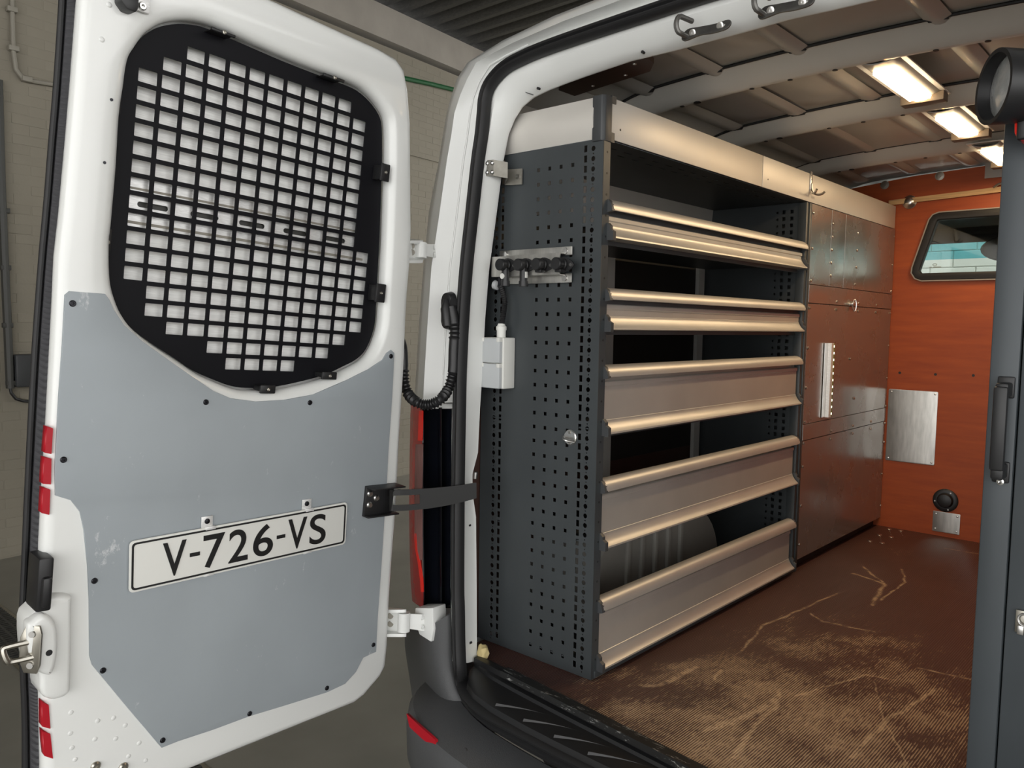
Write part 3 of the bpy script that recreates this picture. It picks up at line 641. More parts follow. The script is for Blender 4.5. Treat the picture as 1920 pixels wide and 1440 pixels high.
g = MB(); g.grid([[ws(-.8, 2.115), ws(.85, 2.115)], [ws(-.8, 2.24), ws(.85, 2.24)]]); vb(g, 'windscreen_border', CABK, wsc, xf=VI, smooth=False, solid=.01)
g = MB(); g.lathe((0, 0, 0), (0, 1, 0), [(-.03, .02), (-.025, .09), (.01, .1), (.03, .06), (.035, 0)], 24)
bmesh.ops.scale(g.bm, vec=(1.7, 1, .75), verts=g.bm.verts); bmesh.ops.translate(g.bm, vec=(-.13, 3.22, 2.06), verts=g.bm.verts); vb(g, 'rear_view_mirror', CABK, wsc, xf=VI)

# ================================================================== PLYWOOD FLOOR
g = MB(); N = 24
top = [(VC-.86+1.72*i/N, fedge(VC-.86+1.72*i/N)+.012, 0) for i in range(N+1)]+[(VC+.86, 2.30, 0), (VC-.86, 2.30, 0)]
g.prism([(x, y, FZ-.015) for x, y, _ in top], [(x, y, FZ) for x, y, _ in top]); fl = g.build('plywood_floor', FLOORP, smooth=False); tag(fl, 'scratched brown anti-slip plywood cargo floor worn to bare wood', 'plywood floor')
g = MB(); rows = []
for i in range(33):
    X = VC-.66+1.34*i/32; e = fedge(X); rows.append([(X, e+.022, FZ+.001), (X, e+.020, FZ+.0145), (X, e-.007, FZ+.0135), (X, e-.010, FZ+.002)])
edge_m = mat('worn_edge_strip', (.03, .03, .03), .35, .6, specks=.43, speck_col=(.50, .50, .48), sp_scale=22, stretch=(1, 6, 6))
g.grid(rows); o = g.build('edge_strip', edge_m, solid=.002); tag(o, 'worn black metal edge strip along the rear of the plywood floor', 'edge strip')
for (x, y) in ((1667, 992), (1689, 995), (1649, 1003), (1671, 1007), (1631, 1014), (1654, 1018)):
    c = onZ(x, y, FZ); g = MB(); g.lathe(c+Vector((0, 0, .0)), (0, 0, 1), [(0, .011), (.002, .010), (.003, .004), (.003, 0)], 14); g.build('floor_bolt', STEEL, fl)

# ================================================================== BULKHEAD
BY = 2.29
bh = empty('bulkhead', (VC, BY+.02, FZ), 'orange stained plywood bulkhead with window at the front of the cargo bay', 'bulkhead'); BI = Matrix.Translation(-Vector(bh.location))
win = [onY(x, y, BY) for x, y in ((1752, 404), (1716, 497), (1716, 512), (1722, 521), (1873, 517), (1990, 512))]
winP = [(win[0].x+.015, win[0].z), (win[1].x, win[1].z), (win[2].x+.004, win[2].z-.005), (win[3].x+.02, win[3].z), (win[5].x+.03, win[4].z)]
xr = .31
outl = [(-.300, 2.118), (-.285, 2.130), (-.268, 2.134)]; 
WINO = [(-.268, 2.134), (-.285, 2.128), (-.296, 2.112), (-.355, 1.905), (-.357, 1.885), (-.345, 1.866), (-.325, 1.858), (.30, 1.858), (.335, 1.866), (.352, 1.885), (.350, 1.905), (.295, 2.112), (.282, 2.128), (.262, 2.134)]
plate('board', [(VC-.84, FZ), (VC+.84, FZ), (VC+.84, 2.20), (VC+.72, 2.285), (VC+.4, 2.318), (VC, 2.335), (VC-.4, 2.318), (VC-.72, 2.285), (VC-.84, 2.20)], [WINO], .02, ORANGE, bh, lambda a, b, c: BI @ Vector((a, BY+.01+c, b)))
wf_ = plate('window_gasket', inset(WINO, -.012), [inset(WINO, .022)], .035, BLACK, bh, lambda a, b, c: BI @ Vector((a, BY+.004+c, b)), .006)
plate('gasket_edge', inset(WINO, -.015), [inset(WINO, -.010)], .016, mat('gasket_trim', (.30, .27, .24), .4), wf_, lambda a, b, c: BI @ Vector((a, BY-.006+c, b)))
pg = glass_mat('bulkhead_glass', (.94, .98, .96), .06)
pane = plate('window_pane', inset(WINO, .018), [], .004, pg, wf_, lambda a, b, c: BI @ Vector((a, BY+.008+c, b)))
# marking on the pane
gm = mat('glass_marking', (.30, .36, .34), .6)
c = onY(1755, 496, BY); q = plate('glass_mark', catmull([(c.x-.006+.010*math.cos(t), c.z+.006*math.sin(t)) for t in [k*math.pi/4 for k in range(8)]], 2), [[(c.x-.006+.007*math.cos(t), c.z+.0035*math.sin(t)) for t in [k*math.pi/5 for k in range(10)]]], .001, gm, wf_, lambda a, b, t: BI @ Vector((a, BY+.004+t, b)))
g = MB(); g.box((c.x-.028, BY+.0035, c.z-.013), (c.x-.018, BY+.0045, c.z-.009)); g.box((c.x-.012, BY+.0035, c.z-.013), (c.x+.02, BY+.0045, c.z-.009)); g.build('glass_mark', gm, wf_, xf=BI, smooth=False)
# pine batten
a, b_ = onY(1690, 378, BY-.01), onY(1878, 355, BY-.01); sl = (b_.z-a.z)/(b_.x-a.x)
zc = lambda x: a.z+sl*(x-a.x)
g = MB(); g.prism([(-.48, BY-.016, zc(-.48)-.011), (.62, BY-.016, zc(.62)-.011), (.62, BY, zc(.62)-.011), (-.48, BY, zc(-.48)-.011)], [(-.48, BY-.016, zc(-.48)+.011), (.62, BY-.016, zc(.62)+.011), (.62, BY, zc(.62)+.011), (-.48, BY, zc(-.48)+.011)]); o = g.build('batten', PINE, bh, xf=BI, smooth=False); o['label'] = 'pine batten across the bulkhead'
def disc(x, y, prof, m, name, Yd=BY, par=bh):
    c = onY(x, y, Yd); g = MB(); g.lathe(c, (0, -1, 0), prof, 24); return g.build(name, m, par, xf=BI)
disc(1706, 379, [(0, .030), (.004, .030), (.006, .026), (.016, .019), (.020, .010), (.020, 0)], STEEL, 'round_latch', BY-.002)
for x, y in ((1659, 347), (1762, 330)): disc(x, y, [(0, .019), (.002, .019), (.003, .008), (.006, .008), (.006, 0)], ZINC, 'washer')
rp = onY(1878, 350, BY-.02); g = MB(); g.tube([rp+Vector((-.03+.06*k/8, -.0, .014*math.sin(math.pi*k/8))) for k in range(9)], .005, 8); g.build('hook', STEEL, bh, xf=BI)
# aluminium cover plates
def cover(x0, y0, x1, y1, r, name, lab):
    p, q = onY(x0, y0, BY), onY(x1, y1, BY); o = plate(name, rrect(p.x, q.x, q.z, p.z, r), [], .003, STAIN, bh, lambda a, b, c: BI @ Vector((a, BY-.002+c, b)), .0006); o['label'] = lab
    for xx in (p.x+.012, q.x-.012):
        for zz in (p.z-.012, q.z+.012): g = MB(); g.lathe((xx, BY-.003, zz), (0, -1, 0), [(0, .0045), (.002, .004), (.003, .002), (.003, 0)], 10); g.build('rivet', STEEL, o, xf=BI)
cover(1667, 729, 1752, 873, .006, 'cover_plate', 'large bare aluminium cover plate'); cover(1750, 957, 1799, 1003, .003, 'cover_plate', 'small bare aluminium cover plate')
d = disc(1773, 938, [(0, .052), (.006, .052), (.010, .046), (.010, .034), (.022, .028), (.026, .014), (.026, 0)], PLAST, 'cable_grommet'); d['label'] = 'round black cable grommet'
c = onY(1773, 938, BY)
for aa in (60, 190, 290): g = MB(); g.lathe(c+Vector((.042*math.cos(math.radians(aa)), -.008, .042*math.sin(math.radians(aa)))), (0, -1, 0), [(0, .004), (.003, .003), (.003, 0)], 10); g.build('rivet', STEEL, d, xf=BI)
for x, y in ((1687, 699), (1754, 702), (1825, 704)): disc(x, y, [(-.002, .006), (.0006, .006), (.0006, 0)], BLACK, 'plug_hole')
# bracket of the third lamp
g = MB(); p = onY(1862, 320, BY); g.box((p.x-.03, BY-.004, p.z-.03), (p.x+.08, BY, p.z+.05), .001); o = g.build('lamp_bracket', LAMPB, bh, xf=BI)
# ================================================================== LEFT SHELVING UNIT
XF, XB = -.4504, -.862                        # front and back of the shelving
SH = empty('shelving_unit', (XF, 0, FZ), 'dark grey steel shelving with five aluminium shelf fronts along the left side', 'shelving'); SL = Vector(SH.location); SI = Matrix.Translation(-SL)
HX0, HZ0 = -.66, 2.03                         # first square hole
PTOP = 2.083
holes = []
for r in range(35):
    for c in range(4):
        x, z = HX0+c*.038, HZ0-r*.038
        if z > FZ+.02: holes.append([(x-.005, z-.005), (x+.005, z-.005), (x+.005, z+.005), (x-.005, z+.005)])
XC1, XC2 = XF-.055, XF-.031                   # front edge columns
z = PTOP-.018
n = 0
while z > FZ+.02:
    for xr_, xc_ in ((XC1, XC2), (XB+.075, XB+.052)):
        holes.append([(xr_-.005, z-.0085), (xr_+.005, z-.0085), (xr_+.005, z+.0085), (xr_-.005, z+.0085)])
        holes.append(circ(xc_, z-.002, .0065, 10)); holes.append(circ(xc_, z-.0145, .0022, 6))
    z -= .0252
EP = plate('end_panel', [(XB, FZ+.002), (XF, FZ+.002), (XF, PTOP), (XB, PTOP)], holes, .002, DGREY, SH, lambda a, b, c: Vector((a, .001+c, b))-SL); EP['label'] = 'perforated dark grey end panel'
def sb(g, name, m, parent=SH, **k): return g.build(name, m, parent, xf=SI, **k)
# dark sheet a little behind, so the holes look into shade
Y1 = 1.262                                    # far side of the open shelving
def post(y0, y1, x0, x1, nm='post'):
    g = MB(); g.box((x0, y0, FZ+.002), (x1, y1, PTOP), .0015); return sb(g, nm, DGREY)
# front return of the end panel (C-section) with small holes
g = MB(); g.box((XF-.002, .002, FZ+.002), (XF, .030, PTOP)); fr = sb(g, 'front_return', DGREY, smooth=False)
for k in range(26):
    zz = PTOP-.03-k*.052; g = MB(); g.cyl((XF-.003, .017, zz), (XF+.0004, .017, zz), .003, n=8); sb(g, 'bolt_hole', BLACK, fr, smooth=False)
g = MB(); g.box((XF-.03, Y1, FZ+.002), (XF+.002, Y1+.018, PTOP), .002); g.box((XF-.026, Y1+.026, FZ+.002), (XF+.004, Y1+.046, PTOP), .002); sb(g, 'far_post', DGREY)
# far inner panel (perforated)
hol = []
zz = PTOP-.03
while zz > FZ+.03:
    for xx in (XF-.055, XF-.085): hol.append([(xx-.006, zz-.007), (xx+.006, zz-.007), (xx+.006, zz+.007), (xx-.006, zz+.007)])
    hol.append(circ(XF-.11, zz, .0045, 8)); zz -= .0252
plate('far_panel', [(XB, FZ+.002), (XF-.03, FZ+.002), (XF-.03, PTOP), (XB, PTOP)], hol, .002, DGREY, SH, lambda a, b, c: Vector((a, Y1+.006+c, b))-SL)
# rear uprights and dark back
for yy in (.58, 1.20):
    g = MB(); g.box((XB+.005, yy, FZ+.01), (XB+.02, yy+.045, PTOP)); up = sb(g, 'rear_upright', ROOFW, smooth=False)
# shelves: tray + aluminium front with rounded lip and flared foot, end caps
def zat(x, y): return onX(x, y, XF).z
fronts = [(zat(1135, 370), zat(1133, 447)), (zat(1128, 538), zat(1125, 619)), (zat(1125, 685), zat(1122, 816)), (zat(1118, 902), zat(1117, 1031)), (zat(1115, 1127), zat(1115, 1257))]
ord_ = ['topmost', 'second', 'third', 'fourth', 'lowest']
for k, (zt, zb) in enumerate(fronts):
    sub = MB(); sub.box((XB+.02, .004, zb+.012), (XF-.022, Y1+.004, zb+.016)); sub.box((XF-.03, .004, zb-.012), (XF-.022, Y1+.004, zb+.016))
    shelf = sb(sub, 'shelf_tray', DGREY, smooth=False)
    hl = min(.036, (zt-zb)*.28)
    # lip
    prof = [(-.022, zt-.002), (-.016, zt), (-.006, zt-.001), (.004, zt-.006), (.011, zt-.014), (.0145, zt-.023), (.015, zt-.030), (.012, zt-.031), (.010, zt-.025), (.004, zt-.016), (-.006, zt-.010), (-.017, zt-.012), (-.019, zt-.044), (-.021, zt-.044), (-.022, zt-.012)]
    def ext(prof, y0, y1):
        g = MB(); g.prism([(XF+a, y0, b) for a, b in prof], [(XF+a, y1, b) for a, b in prof]); return g
    fo = ext([(-.006, zt-.042), (-.003, zt-.0445), (-.0028, zt-.054), (-.006, zt-.0565), (-.006, zb+.036), (-.0045, zb+.035), (-.0045, zb+.033), (-.001, zb+.026), (.005, zb+.017), (.012, zb+.010), (.018, zb+.006), (.019, zb+.002), (.014, zb), (-.004, zb), (-.022, zb), (-.022, zt-.042)], .034, Y1-.012)
    fo = sb(fo, 'shelf_front', ANOD); fo['label'] = ord_[k]+' aluminium shelf front'
    lp_ = ext(prof, .030, Y1-.002); sb(lp_, 'shelf_lip', ANOD, fo)
    if k < 2: g = MB(); g.box((XF-.0185, .034, zt-.043), (XF-.008, Y1-.012, zt-.013)); sb(g, 'lip_shade_strip', DPLAST, fo, smooth=False)  # dark strip standing in for the shade under the upper two lips
    for y0, y1 in ((.022, .034), (Y1-.006, Y1+.004)):
        cp = ext([(-.022, zt+.001), (-.008, zt+.001), (.004, zt-.005), (.012, zt-.016), (.016, zt-.032), (.010, zt-.034), (-.002, zt-.036), (-.022, zt-.036)], y0, y1); sb(cp, 'lip_cap', DPLAST, fo)
        cp = ext([(-.022, zb+.040), (.002, zb+.040), (.010, zb+.032), (.010, zb+.024), (.020, zb+.018), (.020, zb-.004), (-.022, zb-.004)], y0, y1); sb(cp, 'foot_cap', DPLAST, fo)
    g = MB(); g.box((XF-.022, .018, zb), (XF-.012, .034, zt-.01)); sb(g, 'front_bracket', DPLAST, fo, smooth=False)
g = MB(); g.box((XF-.03, .012, FZ+.004), (XF+.004, Y1+.02, fronts[4][1]-.002), .002); sb(g, 'plinth', DGREY)
# top tray with slots, seen from below, and the valance above shelving and cupboard
VA = empty('aluminium_valance', (XF, 1.14, 2.075), 'pale aluminium valance running along the top of the shelving and cupboard', 'valance'); VAL = Vector(VA.location); VAI = Matrix.Translation(-VAL)
def sbv(g, name, m, parent=VA, **k): return g.build(name, m, parent, xf=VAI, **k)
sl_ = []
for j in range(30):
    for xx in (-.50, -.54): y0 = .10+j*.040+(.02 if xx < -.52 else 0); 
    for xx, o_ in ((-.505, 0), (-.54, .02)):
        y0 = .10+j*.070+o_; sl_.append([(xx-.004, y0), (xx+.004, y0), (xx+.004, y0+.032), (xx-.004, y0+.032)])
sl_ = [s for s in sl_ if s[2][1] < 2.2]
plate('top_tray', [(XB+.005, .004), (XF-.006, .004), (XF-.006, 2.28), (XB+.005, 2.28)], sl_, .002, DGREY, VA, lambda a, b, c: Vector((a, b, 2.085+c))-VAL)
# valance: end piece, corner post, two front panels
ZT, ZB = 2.188, 2.0865
g = MB(); rows = []
for X in (-.845, -.7, -.5, XF-.030):
    zt_ = ZT+.0*(X); rows.append([(X, .006-.012*math.sin(math.pi*t), ZB+(ZT-ZB)*t) for t in [i/8 for i in range(9)]])
g.grid(rows); o = sbv(g, 'valance_end', VALW, solid=.003); o['label'] = 'pale curved end of the valance'
g = MB(); g.box((XB+.004, .0, ZB-.004), (-.843, .012, ZT), .002); sbv(g, 'valance_side_cap', DPLAST)
cpf = [(XF-.034, -.004), (XF-.004, -.006), (XF+.002, .004), (XF+.003, .030), (XF-.03, .03)]
g = MB(); g.prism([(x, y, ZB-.008) for x, y in cpf], [(x, y, ZT+.002) for x, y in cpf], .002); g.box((XF-.01, .028, ZB-.008), (XF+.003, .042, ZB+.016)); g.box((XF-.01, .028, ZT-.014), (XF+.003, .046, ZT+.004)); o = sbv(g, 'valance_corner', DPLAST); o['label'] = 'dark corner piece of the valance'
for (y0, y1) in ((.030, .8905), (.8945, 2.283)):
    g = MB(); g.box((XF-.004, y0, ZB), (XF, y1, ZT), .001); o = sbv(g, 'valance_panel', VALW)
    g = MB(); g.box((XF-.02, y0, ZT-.004), (XF-.002, y1, ZT-.001)); sbv(g, 'valance_fold', VALW, o, smooth=False)
    g = MB(); g.cyl((XF-.002, y0+.04, ZB+.03), (XF+.0006, y0+.04, ZB+.03), .003, n=8); sbv(g, 'valance_hole', BLACK, o, smooth=False)
g = MB(); g.box((XB, .05, ZT-.10), (XF-.005, 2.283, ZT-.096)); sbv(g, 'valance_deck', DGREY, smooth=False)
# dark back of the shelves
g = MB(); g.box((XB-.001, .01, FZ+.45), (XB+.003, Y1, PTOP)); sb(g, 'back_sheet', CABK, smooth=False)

# ================================================================== ALUMINIUM CLAD CUPBOARD beyond the shelves
CU = empty('metal_cupboard', (XF, 1.31, FZ), 'tall cupboard clad in bare aluminium sheets beyond the shelf fronts', 'cupboard'); CL = Vector(CU.location); CI = Matrix.Translation(-CL)
def cb(g, name, m, parent=CU, **k): return g.build(name, m, parent, xf=CI, **k)
CY0, CY1 = 1.315, 2.285
g = MB(); g.box((XB, CY0+.005, FZ+.045), (XF-.006, CY1-.002, ZB)); cb(g, 'carcass', DGREY, smooth=False)
g = MB(); g.box((XB, CY0+.005, FZ+.001), (XF-.03, CY1-.002, FZ+.045)); cb(g, 'plinth', BLACK, smooth=False)
zj = [FZ+.04, onX(1560, 830, XF).z, onX(1560, 800, XF).z, onX(1590, 592, XF).z, onX(1590, 562, XF).z, ZB-.002]
zj = [FZ+.042, 1.20, 1.262, 1.715, 1.788, ZB-.003]
spans = [(FZ+.042, 1.1975, 0, CY0, CY1), (1.2005, 1.2605, .0018, CY0, CY1), (1.2625, 1.7165, .0006, CY0, CY1), (1.7195, 1.7865, .0022, CY0, CY1), (1.7890, ZB-.003, .0008, CY0, 1.510), (1.7890, ZB-.003, .0014, 1.5125, 1.660), (1.7890, ZB-.003, .0018, 1.663, CY1)]
sheets = []
for z0, z1, off, y0, y1 in spans:
    g = MB(); g.box((XF-.004, y0, z0), (XF+off, y1, z1), .0006); sheets.append(cb(g, 'sheet', SHEET, smooth=False))
rv = MB(); rv.lathe((0, 0, 0), (1, 0, 0), [(0, .0058), (.0018, .0054), (.0036, .003), (.004, 0)], 8); rv = rv.build('rivet', STEEL, CU)
spots = [(CY0+.012, z) for z in (.80, .95, 1.10, 1.19, 1.27, 1.40, 1.55, 1.70, 1.80, 1.92, 2.05)]+[(CY1-.012, z) for z in (.80, .95, 1.10, 1.19, 1.27, 1.40, 1.55, 1.70, 1.80, 1.92, 2.05)]+[(y, z) for y in (1.60, 1.85, 2.08) for z in (1.18, 1.213, 1.70, 1.732)]+[(1.52, z) for z in (1.83, 1.88, 1.93, 1.98, 2.03)]+[(1.80, z) for z in (1.81, 1.88, 1.95, 2.02)]+[(1.78, 1.50), (1.85, 1.33)]
f1 = True
for y, z in spots:
    loc = Vector((XF+.002, y, z))-CL
    if f1: rv.location = loc; f1 = False
    else: inst(rv, loc, CU)
# cupboard latch: small turn handle with ring
c = onX(1597, 570, XF+.003); lt = empty('cupboard_latch', c, 'small chrome turn latch on the aluminium cupboard', 'latch')
g = MB(); g.lathe((0, 0, 0), (1, 0, 0), [(0, .012), (.003, .012), (.004, .008), (.012, .006), (.012, 0)], 16); g.build('boss', STEEL, lt)
g = MB(); g.box((.012, -.034, -.004), (.017, .034, .004), .0015); g.build('handle_bar', STEEL, lt)
g = MB(); g.tube([(.008+.014*math.sin(t)*.4+.004, .0+.004*math.sin(t), -.006+.024*math.cos(t)) for t in [2*math.pi*k/20 for k in range(21)]], .002, 6, cap=False); g.build('ring', STEEL, lt)
# LED profile on the cupboard
p, q = onX(1552, 643, XF), onX(1549, 781, XF); lt = empty('led_profile', Vector((XF+.003, p.y, q.z)), 'upright aluminium profile with a green LED strip on the cupboard', 'led light'); H = p.z-q.z
g = MB(); g.box((0, -.040, 0), (.003, .028, H), .0005); g.build('back_plate', STEEL, lt, smooth=False)
g = MB(); g.box((.003, -.014, 0), (.018, .010, H), .001); g.build('profile', BRUSH, lt, smooth=False)
g = MB(); g.box((.003, .010, .002), (.016, .026, H-.002), .0005); sp = g.build('led_strip', LEDG, lt, smooth=False)
for k in range(11): g = MB(); zz = H*(k+.5)/11; g.box((.014, .015, zz-.0045), (.0175, .022, zz+.0045), .0006); g.build('led_chip', LEDON, sp)
# coat hook on the valance
c = onX(1520, 345, XF+.001); hk = empty('double_hook', c, 'steel double hook on the valance above the cupboard', 'hook')
g = MB(); g.box((0, -.009, -.02), (.003, .009, .045), .001); g.build('back_plate', STEEL, hk)
for zz in (.0, .015, .03): g = MB(); g.cyl((.002, 0, zz), (.0036, 0, zz), .003, n=8); g.build('screw', SCREW, hk, smooth=False)
for s in (-1, 1):
    P = [Vector((.004, 0, .0))]+[Vector((.004+.018*(1-math.cos(t)), s*(.002+.030*(1-math.cos(t))/1.6), -.020*math.sin(t)-.018)) for t in [math.pi*k/10*.85 for k in range(11)]]
    g = MB(); g.tube(P, .0042, 8); g.build('prong', STEEL, hk)

# ================================================================== THINGS ON THE END PANEL
def ep(x, y, Y=0): return onY(x, y, Y)
# strap bracket between pillar and panel
a = ep(916, 318, -.055); b_ = ep(980, 338, -.004)
br = empty('strap_bracket', b_, 'galvanised strap bracket joining the white pillar to the perforated panel', 'bracket'); q = b_
g = MB(); rows = []
P = [Vector((a.x-.001, -.078, a.z)), Vector((a.x+.035, -.072, a.z-.002)), Vector((a.x+.055, -.040, a.z-.006)), Vector((b_.x-.06, -.010, a.z-.016)), Vector((b_.x-.035, -.006, a.z-.018)), Vector((b_.x, -.006, a.z-.02))]
for p in P: rows.append([p+Vector((0, 0, .021))-q, p-Vector((0, 0, .021))-q])
g.grid(rows); g.build('strap', mat('galvanised_strap', (.30, .285, .25), .5, .6, var=.2, vscale=30), br, solid=.003, smooth=False)
for i in range(3):
    for s in (-1, 1): g = MB(); g.lathe(P[0]+(P[1]-P[0])*(i*.42+.1)+Vector((0, -.002, s*.012))-q, (.1, -1, 0), [(0, .006), (.004, .005), (.006, .002), (.006, 0)], 12); g.build('rivet', STEEL, br)
g = MB(); g.lathe(P[5]+Vector((-.013, -.002, 0))-q, (0, -1, 0), [(0, .007), (.003, .007), (.003, .004), (.002, 0)], 14); g.build('bolt', STEEL, br)
# socket rack
c = ep(1010, 500, -.006); rk = empty('socket_rack', c, 'stainless bracket with four black round sockets on the perforated panel', 'socket rack'); SL0 = -.035
def rz(x): return SL0*0
x0, x1 = ep(941, 470, 0).x-c.x, ep(1077, 470, 0).x-c.x; zt_ = ep(1077, 462, 0).z-c.z; zb_ = ep(1076, 530, 0).z-c.z
for nm, z0, z1, y0, xa, xb in (('upper_flange', zt_-.022, zt_, -.004, x0, x1), ('lower_flange', zb_, zb_+.024, -.004, x0, x1)):
    g = MB(); g.box((xa, y0, z0), (xb, y0+.003, z1), .001); fo = g.build(nm, STAIN, rk)
    for xx in (xa+.022, xb-.022): g = MB(); g.lathe((xx, y0, (z0+z1)/2), (0, -1, 0), [(0, .0085), (.003, .008), (.0035, .003), (.0035, 0)], 14); g.build('bolt', STEEL, fo)
fx0, fx1 = x0-.006, x1-.02
g = MB(); pf = [(-.003, zt_-.018), (-.024, zt_-.019), (-.026, zt_-.021), (-.026, zb_+.023), (-.024, zb_+.021), (-.003, zb_+.020), (-.006, zb_+.018), (-.029, zb_+.020), (-.029, zt_-.018), (-.006, zt_-.016)]
g.prism([(fx0, a, b) for a, b in pf], [(fx1, a, b) for a, b in pf]); g.build('front_plate', STAIN, rk, smooth=False)
for i, (px, py) in enumerate(((936, 496), (970, 496), (1004, 495), (1041, 494))):
    s_ = ep(px, py, -.070); x = s_.x-c.x; z = s_.z-c.z
    g = MB(); g.lathe((x, -.029, z), (0, -1, 0), [(0, .0155), (.010, .0155), (.012, .0135), (.022, .0135), (.022, .016), (.034, .016), (.036, .0145), (.0365, 0)], 24); so = g.build('socket', PLAST, rk)
    so['label'] = 'round black socket'
    plate('socket_flange', catmull([(x-.018, z), (x-.010, z+.017), (x+.010, z+.017), (x+.031, z+.004), (x+.031, z-.008), (x+.010, z-.017), (x-.010, z-.017)], 3), [], .005, PLAST, so, lambda a, b, t: Vector((a, -.031+t, b)), .001)
    g = MB(); g.lathe((x+.0255, -.034, z-.002), (0, -1, 0), [(0, .0045), (.002, .004), (.002, 0)], 10); g.build('flange_screw', STEEL, so)
    if i < 2:
        g = MB(); g.cyl((x+.003, -.042, z-.008), (x+.003, -.042, z-.044), .0105, n=16); g.cyl((x+.003, -.042, z-.042), (x+.003, -.042, z-.056), .0125, n=16); g.build('elbow_plug', PLAST, so)
        if i == 0: g = MB(); g.cyl((x+.001, -.048, z-.030), (x+.001, -.0535, z-.030), .0075, n=16); g.build('sticker', BOXW, so)
        else: g = MB(); g.box((x+.012, -.047, z-.034), (x+.0145, -.039, z-.018)); g.build('paper_tag', BOXW, so, smooth=False)
    else: g = MB(); g.box((x-.009, -.056, z-.021), (x+.011, -.036, z-.013), .002); g.build('hinge_tab', PLAST, so)
# junction box with conduit
xr_ = ep(964, 680, -.002).x; YF = -.02
while ep(938, 680, YF).x < xr_: YF -= .001               # depth of the box from its visible corner
p0, p1 = ep(902, 632, YF), ep(938, 730, YF); hz = p0.z-p1.z; hx = (p1.x-p0.x)/2
jb = empty('junction_box', Vector(((p0.x+p1.x)/2, 0, p1.z)), 'white double socket box with grey flaps on the perforated panel', 'socket box'); q = Vector(jb.location)
g = MB(); g.box((-hx*.97, YF+.012, 0), (hx, -.001, hz), .003); g.build('box_body', BOXW, jb)
for k in range(2):
    z0 = hz*(.5*k)+.001; g = MB(); g.box((-hx, YF, z0), (hx*.86, YF+.013, z0+hz*.5-.003), .002); f_ = g.build('flap', BOXG, jb)
    for xx in (-hx*.86, hx*.72): g = MB(); g.box((xx-.006, YF-.001, z0+hz*.5-.013), (xx+.006, YF+.012, z0+hz*.5-.0015), .0015); g.build('flap_hinge', BOXW, f_)
gx = ep(940, 620, YF/2).x-q.x
g = MB(); g.lathe((gx, YF/2, hz-.002), (0, 0, 1), [(0, .0125), (.022, .0125), (.022, .0145), (.032, .0145), (.033, .012), (.040, .009), (.040, 0)], 18); g.build('cable_gland', BOXW, jb)
top = Vector((gx, YF/2, hz+.036)); P = [top+Vector((.001+.006*math.sin(t*2.2)-.030*max(0, t-.55)**1.3*1.9, .01*t, .105*t)) for t in [k/40 for k in range(41)]]
g = MB(); g.tube([p for p in P], [.0072+(.0012 if k % 2 else -.0008) for k in range(41)], 10); g.build('conduit', PLAST, jb)
cc = P[-1]; g = MB(); g.lathe(cc+Vector((-.022, 0, .004)), (1, 0, -.2), [(0, .013), (.012, .013), (.014, .009), (.014, 0)], 16); g.build('conduit_nut', BOXG, jb)
g = MB(); g.box(cc+Vector((-.012, -.004, -.002)), cc+Vector((.0, .004, .030)), .001); g.build('conduit_clip', SCREW, jb)
# eye plate on the panel
c = ep(1070, 820, 0); ey = empty('eye_plate', c, 'round stainless eye plate on the perforated panel', 'eye plate')
g = MB(); g.lathe((0, 0, 0), (0, -1, 0), [(0, .0205), (.003, .0205), (.005, .018), (.005, 0)], 24); g.build('base_disc', STEEL, ey)
g = MB(); g.tube([(-.019+.034*k/10, -.005-.016*math.sin(math.pi*k/10), -.001*k) for k in range(11)], .0040, 8); g.build('eye', STEEL, ey)
for s in (-1, 1): g = MB(); g.cyl((0, -.004, s*.013), (0, -.0066, s*.013), .004, n=10); g.build('screw', ZINC, ey)
# dark plywood board tucked above the shelving by the header
zz = 2.262
P = [onZ(x, y, zz) for x, y in ((1226, 118), (1219, 134), (1108, 170), (1030, 196), (1060, 150), (1150, 118), (1206, 104))]
g = MB(); g.prism([(p.x, p.y, zz) for p in P], [(p.x, p.y, zz+.012) for p in P]); o = g.build('plywood_board', DARKPLY, smooth=False); tag(o, 'dark brown plywood board tucked under the roof beside the header', 'board')
for (x, y) in ((1173, 141), (1112, 161), (1190, 120)):
    c = onZ(x, y, zz); g = MB(); g.lathe(c, (0, 0, -1), [(0, .005), (.002, .004), (.002, 0)], 8); r = g.build('screw', STEEL, o)
# ================================================================== REAR DOOR (left, swung open 90 degrees, leaning with its hinge line)
DU, DN, DV = Vector((-.002334, .998172, -.060391)), Vector((-.997158, .002225, .075301)), Vector((.075298, .060395, .99533))
DO = Vector((-.870657, -.934255, 2.092324)); PU, PV = .045964, .0348
DM = Matrix(((DU.x, DN.x, DV.x, DO.x), (DU.y, DN.y, DV.y, DO.y), (DU.z, DN.z, DV.z, DO.z), (0, 0, 0, 1)))
door = empty('rear_door', mtx=DM, label='open white rear van door with grey lining and black window grille', cat='van door')
DMI = DM.inverted()
def D(x, y, off=0):
    d = ray(x, y); p0 = DO+DN*off; t = (p0-CAM).dot(DN)/d.dot(DN); q = DMI @ (CAM+d*t); return (q.x, q.z)
def dbox(g, a, b, y0, y1, bev=0): g.box((a[0], y0, a[1]), (b[0], y1, b[1]), bev)
FACE = -.035
def dplate(name, outer, holes, y0, y1, m, parent=door, bev=0, smooth=False): return plate(name, outer, holes, y1-y0, m, parent, lambda a, b, c: Vector((a, (y0+y1)/2+c, b)), bev, smooth)
Dl = lambda P, off: [D(x, y, off) for x, y in P]
